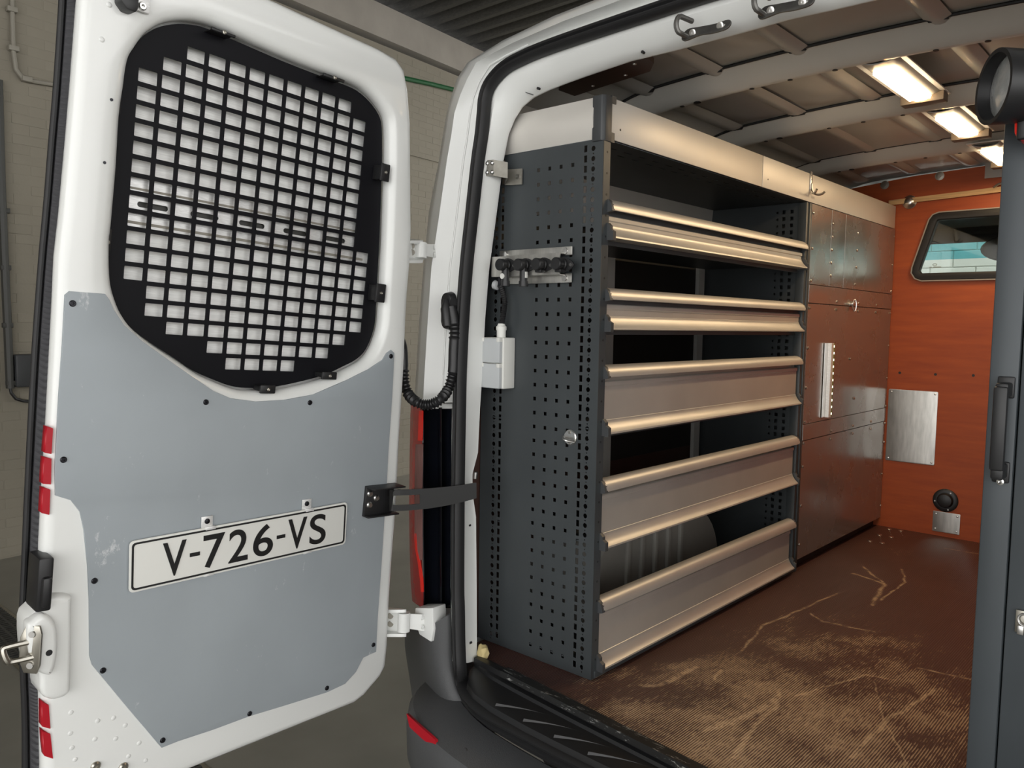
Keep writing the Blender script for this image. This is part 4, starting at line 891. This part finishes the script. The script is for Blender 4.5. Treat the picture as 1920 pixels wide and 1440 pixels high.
# grille outline
GO = [(227, 166), (230, 141), (236, 114), (249, 92.5), (263, 73), (279.5, 60), (300, 50), (333, 45), (367, 48), (395, 57), (460, 85), (532, 116), (604, 144), (642, 158), (668, 170), (691, 190), (709, 215), (715, 240), (715.5, 304), (714, 354), (711, 444), (707, 520), (704, 581), (700, 617), (686, 653), (668, 673), (640, 688), (604, 704), (550, 718), (505, 726), (460, 727), (435, 724), (408, 715), (362, 695), (326, 671), (281, 642), (245, 614), (223, 586), (211, 559), (203.6, 532), (201, 500), (201, 450), (204, 426), (213.5, 315), (219, 222)]
gout = catmull(Dl(GO, 0), 3)
rows_of = {0: (0, 11), 1: (-1, 13), 2: (-2, 14), 3: (-2, 14), 4: (-2, 15), 5: (-2, 16), 6: (-2, 16), 7: (-2, 16), 8: (-2, 16), 9: (-2, 15), 10: (-2, 15), 11: (-1, 14), 12: (8, 13)}
gh = []
for c, (r0, r1) in rows_of.items():
    for r in range(r0, r1+1):
        x, z = c*PU, -r*PV; a, b = PU*.405, PV*.372; gh.append(rrect(x-a, x+a, z-b, z+b, .0012, 1))
gr = dplate('window_grille', gout, gh, -.0015, .0015, GRILLE); gr['label'] = 'black steel window grille with square holes'
for (xa, ya, xb, yb) in ((396, 50, 441, 72), (606, 136, 645, 156), (715, 305, 728, 342), (706, 531, 720, 568), (488, 722, 515, 738), (604, 697, 630, 712), (207, 168, 225, 215), (195, 428, 206, 480)):
    TY = -.036 if xa > 300 else -.012; p, q = D(xa, ya, TY), D(xb, yb, TY); g = MB(); g.box((p[0], TY-.003, q[1]), (q[0], TY+.003, p[1]), .002); g.box((p[0]+.004, TY, q[1]+.004), (q[0]-.004, .0, p[1]-.004), .001); tb_ = g.build('grille_tab', PLAST, gr)
    g = MB(); g.lathe(((p[0]+q[0])/2, TY-.003, (p[1]+q[1])/2), (0, -1, 0), [(0, .0045), (.003, .004), (.0035, .002), (.0025, 0)], 10); g.build('tab_screw', ZINC, gr)
# white door shell
SO = [(495, 0), (567, 33), (633, 63), (700, 93), (733, 112), (748, 133), (755, 170), (760, 233), (761, 333), (762, 433), (759, 500), (755, 547), (752, 597), (749, 680), (745, 747), (740, 830), (736, 910), (732, 980), (727, 1043), (721, 1133), (718, 1207), (714, 1243), (704, 1263), (673, 1299), (655, 1313), (617, 1328), (533, 1361), (400, 1414)]
so = Dl(SO, FACE+.03)
zb_ = so[-1][1]; zt_ = so[0][1]
LE = [(76, 1440), (73, 1293), (70, 1180), (74, 1020), (77, 960), (87, 797), (95, 647), (100, 547), (103, 480), (112, 400), (124, 267), (133, 160), (145, 0)]
le = Dl(LE, FACE+.02)
sl = (so[-1][1]-so[-3][1])/(so[-1][0]-so[-3][0])
ul = le[0][0]
outer = so+[(ul+.10, zb_+sl*(ul+.10-so[-1][0])), (ul+.03, zb_+sl*(ul-so[-1][0])+.005), (ul-.0, zb_+sl*(ul-so[-1][0])+.04)]+le+[(le[-1][0]+.004, zt_-.10), (le[-1][0]+.03, zt_-.03), (le[-1][0]+.09, zt_+.004)]
wo = inset(gout, -.004)
shell = dplate('door_shell', outer, [wo], FACE, .012, WHITE, bev=.020, smooth=True); shell['label'] = 'white painted door shell'
dplate('outer_skin', inset(outer, .045), [], .030, .050, WHITE, shell)
# brushed backing sheet and slotted rail behind the grille
dplate('backing_sheet', inset(gout, -.02), [], .022, .025, SHEETB)
zr = -7.05*PV
slots = [rrect((c-.68)*PU, (c+.68)*PU, zr-.0055, zr+.0055, .0054, 4) for c in (.72, 3.1, 5.5, 7.9, 10.3)]
u0, u1 = -.75*PU, 12.3*PU
rail = dplate('slotted_rail', [(u0, zr-.021), (u1, zr-.021), (u1, zr+.021), (u0, zr+.021)], slots, .010, .0125, BRUSH); rail['label'] = 'slotted aluminium rail behind the grille'
for z0, z1, y0, y1 in ((zr+.018, zr+.050, .016, .018), (zr-.047, zr-.020, .016, .018)):
    g = MB(); g.box((u0, y0, z0), (u1, y1, z1), .001); g.build('rail_flange', BRUSH, rail, smooth=False)
for zz in (zr+.020, zr-.021): g = MB(); g.box((u0, .010, zz-.0015), (u1, .018, zz+.0015)); g.build('rail_web', BRUSH, rail, smooth=False)
for zz, hh in ((zr+.030, .0022), (zr-.037, .0028)): g = MB(); g.box((u0, .0150, zz-hh), (u1, .0165, zz+hh)); g.build('rail_groove', PIPE, rail, smooth=False)
g = MB(); g.box((u0, .0185, zr-.012), (u1, .0205, zr+.012)); g.build('rail_core', DPIPE, rail, smooth=False)
# grey lining panel
PO = [(122, 553), (130, 546), (197, 551), (205, 562), (213, 580), (233, 610), (267, 640), (333, 687), (400, 733), (433, 747), (480, 753), (533, 750), (587, 740), (650, 713), (690, 693), (717, 675), (725, 662), (733, 656), (739, 662), (738, 690), (735, 747), (728, 847), (725, 908), (720, 980), (715, 1060), (708, 1160), (705, 1222), (681, 1233), (667, 1260), (647, 1282), (613, 1298), (533, 1323), (467, 1343), (400, 1368), (333, 1390), (303, 1402), (240, 1328), (173, 1247), (168, 1230), (167, 1127), (164, 1060), (157, 993), (150, 960), (133, 938), (104, 929), (103, 880), (110, 747), (117, 647)]
lin = dplate('lining_panel', Dl(PO, FACE-.003), [], FACE-.004, FACE+.002, PANEL, bev=.0008); lin['label'] = 'grey painted lining panel'
for (x, y) in ((136, 569), (119, 862), (386, 754), (581, 755), (733, 668), (700, 1209), (613, 1290), (468, 1338), (305, 1388), (193, 1257), (177, 1089)):
    p = D(x, y, FACE-.004); g = MB(); g.lathe((p[0], FACE-.004, p[1]), (0, -1, 0), [(0, .0062), (.0015, .006), (.0028, .0045), (.0028, .0022), (.0012, .0015), (.0012, 0)], 14); g.build('lining_screw', SCREW, lin)
# pressed cable-tray step under the lining at the hinge corner
# number plate clips
# door edge seal on the free side: smooth bulb and ribbed strip
SB = [(107, -20), (106, 20), (97, 160), (88, 267), (80, 370), (70, 480), (62, 580), (55, 680), (48, 810), (42, 947), (37, 1060), (33, 1150), (33, 1220), (36, 1290), (38, 1360), (38, 1470)]
SR = [(147, -20), (144, 20), (134, 160), (125, 267), (116, 370), (106, 480), (99, 580), (93, 680), (86, 810), (78, 947), (74, 1060), (70, 1150), (70, 1220), (72, 1290), (75, 1360), (77, 1470)]
def dpts(P, off, n=20):
    return catmull([D(x, y, off) for x, y in P], n, False)
a_ = dpts([(l[0]*.52+r[0]*.48, l[1]) for l, r in zip(SB, SR)], .02); b_ = dpts([(r[0]+3, r[1]) for r in SR], .004); o_ = dpts([(l[0]*.76+r[0]*.24, l[1]) for l, r in zip(SB, SR)], .026)
g = MB(); rows = []
for i, (p, q) in enumerate(zip(a_, b_)):
    k = .0042*(i % 2)
    rows.append([(p[0], .030, p[1]), (p[0], .018, p[1]), (p[0]*.6+q[0]*.4, .006-k, p[1]*.6+q[1]*.4), (p[0]*.15+q[0]*.85, -.004-k, p[1]*.15+q[1]*.85), (q[0], -.002, q[1]), (q[0], .02, q[1])])
g.grid(rows); o = g.build('ribbed_edge_trim', RIBBED, door, smooth=False); o['label'] = 'ribbed dark rubber trim on the free edge'
g = MB(); rows = []
w = [abs(x-y)*.25 for x, y in ((0, 0),)]
for p, q in zip(o_, a_):
    r = max(.006, (q[0]-p[0])*.92); rows.append([(p[0]+r*math.cos(t), .026-1.2*r*math.sin(t), p[1]) for t in [2*math.pi*k/10 for k in range(11)]])
g.grid(rows); g.build('edge_seal', BLACK, door)
# red reflective tape on the edge
for P in ([(88, 800), (99, 803), (96, 851), (84, 849)], [(83, 858), (96, 860), (95, 908), (80, 907)], [(81, 915), (94, 918), (92, 965), (78, 962)], [(79, 1316), (91, 1322), (94, 1366), (79, 1362)], [(80, 1371), (94, 1376), (99, 1422), (83, 1417)]):
    dplate('reflective_tape', Dl(P, FACE), [], FACE-.0015, FACE+.020, REFL)
# latch housing bulge, striker and handle on the free edge
LB = [(66, 1145), (90, 1118), (130, 1116), (133, 1140), (131, 1270), (127, 1298), (100, 1310), (76, 1300), (72, 1262), (54, 1245), (49, 1170)]
lh = dplate('latch_housing', catmull(Dl(LB, FACE-.012), 3), [], FACE-.020, FACE+.05, WHITE, shell, bev=.009); 
dplate('latch_bulge', catmull(Dl([(58, 1165), (80, 1150), (104, 1168), (108, 1215), (98, 1262), (76, 1262), (55, 1243), (50, 1180)], FACE-.03), 3), [], FACE-.036, FACE, WHITE, shell, bev=.010)
p = D(92, 1224, FACE-.036); g = MB(); g.cyl((p[0], FACE-.03, p[1]), (p[0], FACE-.0368, p[1]), .006, n=12); g.build('latch_hole', BLACK, shell, smooth=False)
p = D(62, 1216, FACE-.03); pc_ = Vector((p[0], FACE-.030, p[1])); ac = Vector((.70, -.71, 0)); nr = Vector((-.71, -.70, 0))
hexa_ = [(-.022, .022), (-.012, .046), (.012, .046), (.017, .030), (.017, -.030), (.012, -.046), (-.012, -.046), (-.022, -.022)]
stp = MB(); stp.prism([pc_+ac*a+Vector((0, 0, b)) for a, b in hexa_], [pc_+ac*a+nr*.006+Vector((0, 0, b)) for a, b in hexa_], .0015)
stp = stp.build('striker_plate', ZINC, door); stp['label'] = 'zinc plated latch striker'
lo_ = Vector((-.97, -.05, 0)); r0 = pc_+Vector((0, 0, .013))-ac*.004; r1 = pc_+Vector((0, 0, -.015))+ac*.004
pts = [r0, r0+lo_*.038, r0+lo_*.048+Vector((0, 0, -.004)), r1+lo_*.048+Vector((0, 0, .004)), r1+lo_*.038, r1]
g = MB(); g.tube(dense(pts, 4), .0055, 8); g.build('striker_loop', ZINC, stp)
for s in (-1, 1): g = MB(); g.lathe(pc_+nr*.006+Vector((0, 0, s*.030)), nr, [(0, .007), (.003, .006), (.003, 0)], 12); g.build('striker_bolt', STEEL, stp)
a0, a1 = D(70, 1046, FACE-.02), D(93, 1142, FACE-.02); hd = MB(); hd.box((a0[0], FACE-.030, a1[1]), (a1[0], FACE+.03, a0[1]), .005); hd = hd.build('release_handle', PLAST, door); hd['label'] = 'black release handle'
g = MB(); g.box((a0[0]+.006, FACE-.040, a1[1]+.01), (a1[0]-.003, FACE-.02, a0[1]-.035), .006); g.build('handle_grip', PLAST, hd)
# top stop bumper
a0, a1 = D(220, -18, FACE-.01), D(251, 28, FACE-.01); g = MB(); g.prism([(a0[0], FACE-.03, a1[1]+.012), (a0[0]+.012, FACE-.03, a1[1]), (a1[0]-.004, FACE-.03, a1[1]), (a1[0], FACE-.03, a1[1]+.008), (a1[0], FACE-.03, a0[1]), (a0[0], FACE-.03, a0[1])], [(a0[0], FACE+.005, a1[1]+.012), (a0[0]+.012, FACE+.005, a1[1]), (a1[0]-.004, FACE+.005, a1[1]), (a1[0], FACE+.005, a1[1]+.008), (a1[0], FACE+.005, a0[1]), (a0[0], FACE+.005, a0[1])], .003); sb_ = g.build('stop_bumper', PLAST, door); sb_['label'] = 'black rubber stop bumper with steel bracket'
a0, a1 = D(249, -18, FACE-.004), D(278, 28, FACE-.004); g = MB(); g.box((a0[0], FACE-.010, a1[1]), (a1[0], FACE-.004, a0[1]), .002); g.build('bumper_bracket', BRUSH, sb_)
p = D(266, 12, FACE-.01); g = MB(); g.lathe((p[0], FACE-.010, p[1]), (0, -1, 0), [(0, .008), (.003, .008), (.006, .006), (.006, .003), (.003, 0)], 14); g.build('bracket_bolt', STEEL, sb_)
# small embossed dots and torx screws in the lower corner
for (x, y) in ((133, 1336), (183, 1352), (213, 1346), (235, 1360), (132, 1375), (178, 1386), (217, 1385), (261, 1393), (135, 1402), (141, 1424), (241, 1418), (273, 1426), (118, 1131), (117, 1298), (205, 9), (191, 74)):
    p = D(x, y, FACE); g = MB(); g.lathe((p[0], FACE+.0005, p[1]), (0, -1, 0), [(0, .0058), (.0012, .0045), (.0018, .002), (.0018, 0)], 12); g.build('weld_dimple', WHITE, shell)
for (x, y) in ((179, 1436), (231, 1438)):
    p = D(x, y, FACE); g = MB(); g.lathe((p[0], FACE, p[1]), (0, -1, 0), [(0, .010), (.003, .010), (.006, .007), (.006, .004), (.003, .003), (.003, 0)], 16); g.build('corner_bolt', ZINC, shell)
for (x, y) in ((196, 305), (209, 187)):
    p = D(x, y, FACE); g = MB(); g.cyl((p[0], FACE+.001, p[1]), (p[0], FACE-.0008, p[1]), .003, n=8); g.build('paint_chip', SCREW, shell, smooth=False)
# check strap bracket and strap
a0, a1 = D(687, 912, FACE-.01), D(734, 962, FACE-.01); g = MB(); g.box((a0[0], FACE-.012, a1[1]), (a1[0], FACE, a0[1]), .002); g.box((a0[0], FACE-.045, a0[1]-.004), (a1[0]+.01, FACE, a0[1]), .001); g.box((a0[0], FACE-.030, a1[1]), (a1[0]+.01, FACE, a1[1]+.004), .001); cb_ = g.build('check_strap_bracket', PLAST, door)
for (x, y) in ((694, 926), (706, 934), (693, 947)): p = D(x, y, FACE-.014); g = MB(); g.lathe((p[0], FACE-.012, p[1]), (0, -1, 0), [(0, .0085), (.002, .0085), (.004, .006), (.007, .0055), (.007, 0)], 12); g.build('bracket_bolt', STEEL, cb_)
P0 = DM @ Vector((D(730, 937, FACE-.03)[0], FACE-.03, D(730, 937, FACE-.03)[1])); P1 = onY(893, 918, -.13)
def strap(t, w):
    # along the strap, bowed gently; w up/down
    x = 730+163*t; yt = 918+(-13)*t**2+0; yb = 958-24*t**2; y = (yt+yb)/2+(yb-yt)/2*(-w)
    d0, d1 = (P0-CAM).dot(FWD), (P1-CAM).dot(FWD); return DMI @ (CAM+ray(x, y)*(d0+(d1-d0)*t))
g = MB(); 
def strip(t0, t1, w0, w1, n):
    rows = [[strap(t0+(t1-t0)*i/n, w0), strap(t0+(t1-t0)*i/n, w1)] for i in range(n+1)]; g.grid(rows)
strip(0, .04, -1, 1, 1); strip(.04, .35, -1, -.45, 6); strip(.04, .35, .45, 1, 6); strip(.35, 1, -1, 1, 14)
bmesh.ops.remove_doubles(g.bm, verts=g.bm.verts, dist=1e-5)
STRAPM = mat('gloss_black_steel', (.006, .006, .006), .35, spec=.25)
o = g.build('check_strap', STRAPM, door, solid=.006); o['label'] = 'curved black check strap to the pillar'
g = MB(); pc = DMI @ P1; 
for s in (0, 1): q = DMI @ onY(880+10*s, 897, -.055); g.lathe(q, (0, 0, 1), [(0, .007), (.018, .007), (.02, .005), (.02, 0)], 12)
g.build('strap_pin', STEEL, door)
# hinges
def hinge(x0, x1, yc, h):
    E0 = DM @ Vector((D(x0, yc, .0)[0], .0, D(x0, yc, .0)[1])); E1 = onR(x1, yc, -.035)
    d0, d1 = (E0-CAM).dot(FWD), (E1-CAM).dot(FWD)
    def H(x, y, dd=0): t = (x-x0)/(x1-x0); return DMI @ (CAM+ray(x, y)*(d0+(d1-d0)*t+dd))
    xm = x0+(x1-x0)*.48
    g = MB(); g.grid([[H(x0-10, yc-h*.75), H(x0-10, yc+h*.75)], [H(x0, yc-h*.72), H(x0, yc+h*.72)], [H(xm, yc-h*.55), H(xm, yc+h*.5)]]); hl_ = g.build('door_hinge', WHITE, door, solid=.006); hl_['label'] = 'white painted steel door hinge'
    for (ya, yb) in ((-.80, -.62), (.55, .80)): g = MB(); g.grid([[H(x0-10, yc+h*ya), H(x0-10, yc+h*yb, -.03)], [H(xm-2, yc+h*(ya+.1)), H(xm-2, yc+h*(yb), -.03)], [H(xm+6, yc+h*(ya+.15)), H(xm+6, yc+h*(yb-.02), -.03)]]); g.build('hinge_arm', WHITE, hl_, solid=.008)
    g = MB(); g.cyl(H(xm+2, yc-h*.55, -.015), H(xm+1, yc+h*.55, -.015), .017, n=18); g.build('hinge_barrel', WHITE, hl_)
    g = MB(); g.grid([[H(xm+4, yc-h*.5, -.012), H(xm+4, yc+h*.35, -.012)], [H(x1, yc-h*.45), H(x1, yc+h*.5)], [H(x1+9, yc-h*.45, .004), H(x1+9, yc+h*.5, .004)]]); g.build('hinge_leaf', WHITE, hl_, solid=.006)
    for s in (-.25, .28): q = H(x1+1, yc+h*s, -.006); g = MB(); g.lathe(q, (.3, -.2, 0), [(0, .007), (.004, .006), (.004, 0)], 12); q2 = None; g.build('hinge_bolt', WHITE, hl_)
    for s in (-.35, .12): q = H(x0+8, yc+h*s, -.004); g = MB(); g.lathe(q, DMI.to_3x3() @ (CAM-DM @ q), [(-.003, .0085), (.001, .0085), (.001, 0)], 14); g.build('hinge_hole', PIPE, hl_)
hinge(724, 790, 1166, 32); hinge(764, 812, 470, 26)
# ================================================================== NUMBER PLATE
pc = [D(x, y, FACE-.012) for x, y in ((242.5, 1016), (650.5, 941.5), (649.5, 1020), (242.5, 1113))]
cx = sum(p[0] for p in pc)/4; cz = sum(p[1] for p in pc)/4
an = math.atan2((pc[1][1]-pc[0][1])+(pc[2][1]-pc[3][1]), (pc[1][0]-pc[0][0])+(pc[2][0]-pc[3][0]))
pw = (math.hypot(pc[1][0]-pc[0][0], pc[1][1]-pc[0][1])+math.hypot(pc[2][0]-pc[3][0], pc[2][1]-pc[3][1]))/4; ph = (math.hypot(pc[0][0]-pc[3][0], pc[0][1]-pc[3][1])+math.hypot(pc[1][0]-pc[2][0], pc[1][1]-pc[2][1]))/4
PM = DM @ Matrix.Translation((cx, FACE-.010, cz)) @ Matrix.Rotation(-an, 4, 'Y')
npl = empty('number_plate', mtx=PM, label='white number plate with black V-726-VS clipped to the grey door lining', cat='number plate')
fnp = lambda y: (lambda a, b, c: Vector((a, y+c, b)))
plate('plate_base', rrect(-pw, pw, -ph, ph, .010), [], .003, PLATEW, npl, fnp(0), .0006)
plate('plate_border', rrect(-pw+.0045, pw-.0045, -ph+.0045, ph-.0045, .008), [rrect(-pw+.0085, pw-.0085, -ph+.0085, ph-.0085, .006)], .0012, PLATEK, npl, fnp(-.0018))
def glyph(ch, x, w, h=.078): 
    o = text_mesh('plate_character', ch, .108, .0016, PLATEK, lambda a, b, c: Vector((a, -.0022+c, b)), npl, .0009)
    xs = [v.co.x for v in o.data.vertices]; zs = [v.co.z for v in o.data.vertices]; mx, mz = (min(xs)+max(xs))/2, (min(zs)+max(zs))/2; sx = w/(max(xs)-min(xs)); sz = h/(max(zs)-min(zs))
    for v in o.data.vertices: v.co.x = (v.co.x-mx)*sx+x; v.co.z = (v.co.z-mz)*sz
    return o
# measured centres of the characters along the plate
def pxx(x, y): q = PM.inverted() @ (DM @ Vector((D(x, y, FACE-.012)[0], FACE-.012, D(x, y, FACE-.012)[1]))); return q.x, q.z
for ch, (xl, yl), (xr_, yr), h in (('V', (305, 1050), (349, 1043), .075), ('7', (381, 1035), (421, 1028), .075), ('2', (429, 1025), (465, 1018), .075), ('6', (475, 1015), (512, 1008), .075), ('V', (540, 998), (575, 992), .075), ('S', (581, 990), (611, 984), .075)):
    a = pxx(xl, yl)[0]; b = pxx(xr_, yr)[0]; o = glyph(ch, (a+b)/2, b-a, h)
for (xl, yl), (xr_, yr) in (((356, 1034), (375, 1030)), ((519, 1003), (535, 1000))):
    a = pxx(xl, yl); b = pxx(xr_, yr); g = MB(); g.box((a[0], -.003, -.004), (b[0], -.0014, .0045), .0004); g.build('plate_dash', PLATEK, npl, smooth=False)
for x in (pxx(390, 985)[0], pxx(577, 948)[0]):
    g = MB(); g.box((x-.013, .002, ph-.002), (x+.013, .004, ph+.024), .0005); g.box((x-.005, -.003, ph-.006), (x+.018, .004, ph+.001), .0005); o = g.build('plate_clip', BRUSH, npl)
    g = MB(); g.lathe((x, .002, ph+.013), (0, -1, 0), [(0, .0062), (.002, .0055), (.003, .002), (.003, 0)], 12); g.build('clip_screw', SCREW, o)
    g = MB(); g.box((x-.006, -.003, -ph-.001), (x+.016, .004, -ph+.004), .0005); g.build('plate_clip', BRUSH, npl)
# ================================================================== CABLE CONDUIT between door and pillar
CP = [(748, 632), (755, 652), (757, 690), (758, 715), (765, 738), (778, 752), (795, 759), (812, 757), (828, 747), (840, 730), (847, 708), (850, 690), (851, 655), (853, 625), (851, 600), (846, 575)]
E0 = DM @ Vector((D(748, 660, .03)[0], .03, D(748, 660, .03)[1])); E1 = onR(849, 600, -.035); d0, d1 = (E0-CAM).dot(FWD), (E1-CAM).dot(FWD)
P3 = [CAM+ray(x, y)*(d0+(d1-d0)*min(1, max(0, (x-755)/85))-(.03 if 765 < x < 840 else 0)) for x, y in CP]
Pd = dense(P3, 10); n = len(Pd); hz_ = empty('cable_conduit_loop', P3[7], 'black ribbed cable conduit looping from the door to the white pillar', 'cable conduit'); q = P3[7]
rr = []
for i in range(n):
    x = i/(n-1); base = .0125
    if .13 < x < .70 or .84 < x < .91: base = .0112+(.0042 if i % 3 == 1 else 0)
    rr.append(base+.002*(x > .70))
Pd2 = []; 
g = MB(); g.tube([p-q for p in Pd], rr, 14); g.build('conduit', PLAST, hz_)
pb = onR(845, 583, -.03)-q; g = MB(); rows = []
g.prism([(pb.x+a*1.0, pb.y+.004, pb.z+b) for a, b in rrect(-.026, .020, -.052, .052, .020, 5)], [(pb.x+a*.8, pb.y-.016, pb.z+b*.92) for a, b in rrect(-.026, .020, -.052, .052, .020, 5)], .004); g.build('conduit_boot', PLAST, hz_)
g = MB(); g.tube([Vector((pb.x+.000, pb.y-.016, pb.z+.030)), Vector((pb.x+.004, pb.y-.022, pb.z+.005)), Vector((pb.x+.008, pb.y-.020, pb.z-.04))], [.008, .014, .013], 12); g.build('boot_neck', PLAST, hz_)
# ================================================================== RIGHT CABINET, HANDLE, WORK LIGHT
CABM = mat('blue_grey_cabinet_steel', (.064, .074, .082), .45, .1, var=.14, vscale=7, stretch=(1, 1, .4), specks=.25, speck_col=(.15, .16, .17), sp_scale=25)
YC = -.02; XL = .416
rc = empty('grey_cabinet', (XL, YC, FZ), 'dark blue grey steel cabinet post at the right edge of the photo', 'cabinet'); RI = Matrix.Translation(-Vector(rc.location))
g = MB(); g.box((XL, YC, FZ), (XL+.045, YC+.04, 2.03), .003); g.build('post', CABM, rc, xf=RI)
g = MB(); g.box((XL+.0475, YC+.004, FZ), (.815, YC+.02, 2.03), .002); g.build('end_panel', CABM, rc, xf=RI)
g = MB(); g.box((XL+.02, YC+.04, FZ), (.815, .28, 2.03), .002); g.build('carcass', CABM, rc, xf=RI)
YH = YC-.045
h0, h1 = onY(1877, 712, YH), onY(1874, 908, YH); g = MB()
g.box((h0.x-.011, YH, h1.z+.022), (h0.x+.011, YH+.014, h0.z-.012), .004); g.box((h0.x-.009, YH+.004, h0.z-.03), (h0.x+.011, YC, h0.z-.006), .004); g.box((h0.x-.009, YH+.004, h1.z+.006), (h0.x+.011, YC, h1.z+.032), .004)
o = g.build('grab_handle', PLAST, rc, xf=RI); o['label'] = 'black plastic grab handle'
g = MB(); g.box((h0.x-.013, YC-.006, h1.z-.004), (h0.x+.014, YC, h1.z+.034), .003); g.box((h0.x-.013, YC-.006, h0.z-.034), (h0.x+.014, YC, h0.z+.004), .003); g.build('handle_foot', PLAST, o, xf=RI)
c = onY(1876, 903, YC-.01); g = MB(); g.lathe(c, (0, -1, 0), [(0, .006), (.004, .006), (.005, .003), (.003, 0)], 12); g.build('handle_bolt', STEEL, o, xf=RI)
c = onY(1914, 1165, YC); g = MB(); g.box((c.x-.008, YC-.003, c.z-.02), (c.x+.02, YC+.004, c.z+.02), .001); lk = g.build('lock_plate', ZINC, rc, xf=RI)
g = MB(); g.tube([(c.x+.006+.009*math.cos(t), YC-.008, c.z+.006+.010*math.sin(t)) for t in [2*math.pi*k/16 for k in range(17)]], .002, 8, cap=False); g.box((c.x-.004, YC-.008, c.z-.022), (c.x+.006, YC-.004, c.z-.006), .001); g.build('lock_ring', STEEL, lk, xf=RI)
# work light
c = onY(1893, 163, -.10); ax = Vector((-.80, -.60, .02)).normalized()
wl = empty('work_light', c, 'round black work light with ribbed lens at the top right', 'work light')
g = MB(); g.lathe((0, 0, 0), ax, [(-.085, .0), (-.084, .022), (-.075, .036), (-.05, .050), (-.02, .0575), (.018, .060), (.026, .060), (.026, .053), (.008, .051), (.004, .050), (.004, 0)], 36); g.build('lamp_body', PLAST, wl)
g = MB(); g.lathe(ax*.003, ax, [(0, .050), (.004, .050), (.009, .036), (.012, .018), (.013, 0)], 30); g.build('lamp_lens', LENS, wl)
g = MB(); bq = ax*-.03; g.box(bq+Vector((-.012, -.012, -.085)), bq+Vector((.012, .012, -.03)), .004); g.build('lamp_bracket', PLAST, wl)
rz_ = onY(1915, 243, -.09)-c; g = MB(); g.prism([(rz_.x-.011, rz_.y, rz_.z+.018), (rz_.x+.03, rz_.y, rz_.z+.026), (rz_.x+.03, rz_.y, rz_.z-.018), (rz_.x-.004, rz_.y, rz_.z-.016), (rz_.x-.010, rz_.y, rz_.z-.004)], [(rz_.x-.011, rz_.y+.05, rz_.z+.018), (rz_.x+.03, rz_.y+.05, rz_.z+.026), (rz_.x+.03, rz_.y+.05, rz_.z-.018), (rz_.x-.004, rz_.y+.05, rz_.z-.016), (rz_.x-.010, rz_.y+.05, rz_.z-.004)], .003); o = g.build('switch_housing', REDP, wl); o['label'] = 'bright red switch housing'
# ================================================================== CEILING LAMPS
for k, (y0, y1, lab) in enumerate(((.57, .885, 'warm lit strip lamp on the roof, nearest the rear door'), (1.155, 1.45, 'warm lit strip lamp on the roof, middle of three'), (1.765, 2.06, 'warm lit strip lamp on the roof, nearest the orange bulkhead'))):
    zl = 2.276; yc = (y0+y1)/2; L = (y1-y0)/2
    lp_ = empty('ceiling_lamp', (VC+.002, yc, zl), lab, 'ceiling lamp', 'strip lamps under the van roof')
    g = MB(); rows = []
    for i in range(11):
        t = -1+2*i/10; x = .050*t; z = .012+.020*(1-math.sqrt(max(0, 1-(t*.98)**2)))
        rows.append([(x, -L-.055, z+.006), (x, L+.012, z+.006)])
    g.grid(rows); g.build('lamp_housing', LAMPB, lp_, solid=.003)
    g = MB(); g.box((-.062, -L-.075, .030), (.062, L+.075, .034), .001); g.build('mounting_plate', BRUSH, lp_, smooth=False)
    g = MB(); g.box((-.058, L+.016, .004), (.058, L+.062, .030), .002); g.build('junction_cover', mat('lamp_end_block', (.20, .155, .115), .5), lp_)
    g = MB(); rows = []
    for i in range(9):
        t = -1+2*i/8; rows.append([(.029*t, y, .010*abs(t)**2.5+(.0 if abs(y) < L else .006)) for y in (-L-.002, -L, L, L+.006)])
    g.grid(rows); g.box((-.028, -L, .008), (.028, L, .016)); df = g.build('diffuser', EMITL, lp_); df['label'] = 'glowing warm white diffuser'
    ld = bpy.data.lights.new('lamp_light', 'AREA'); ld.shape = 'RECTANGLE'; ld.size = .055; ld.size_y = 2*L; ld.energy = LAMP_W; ld.color = (1, .70, .40)
    lo = bpy.data.objects.new('lamp_light', ld); link(lo, lp_); lo.location = (0, 0, -.004)
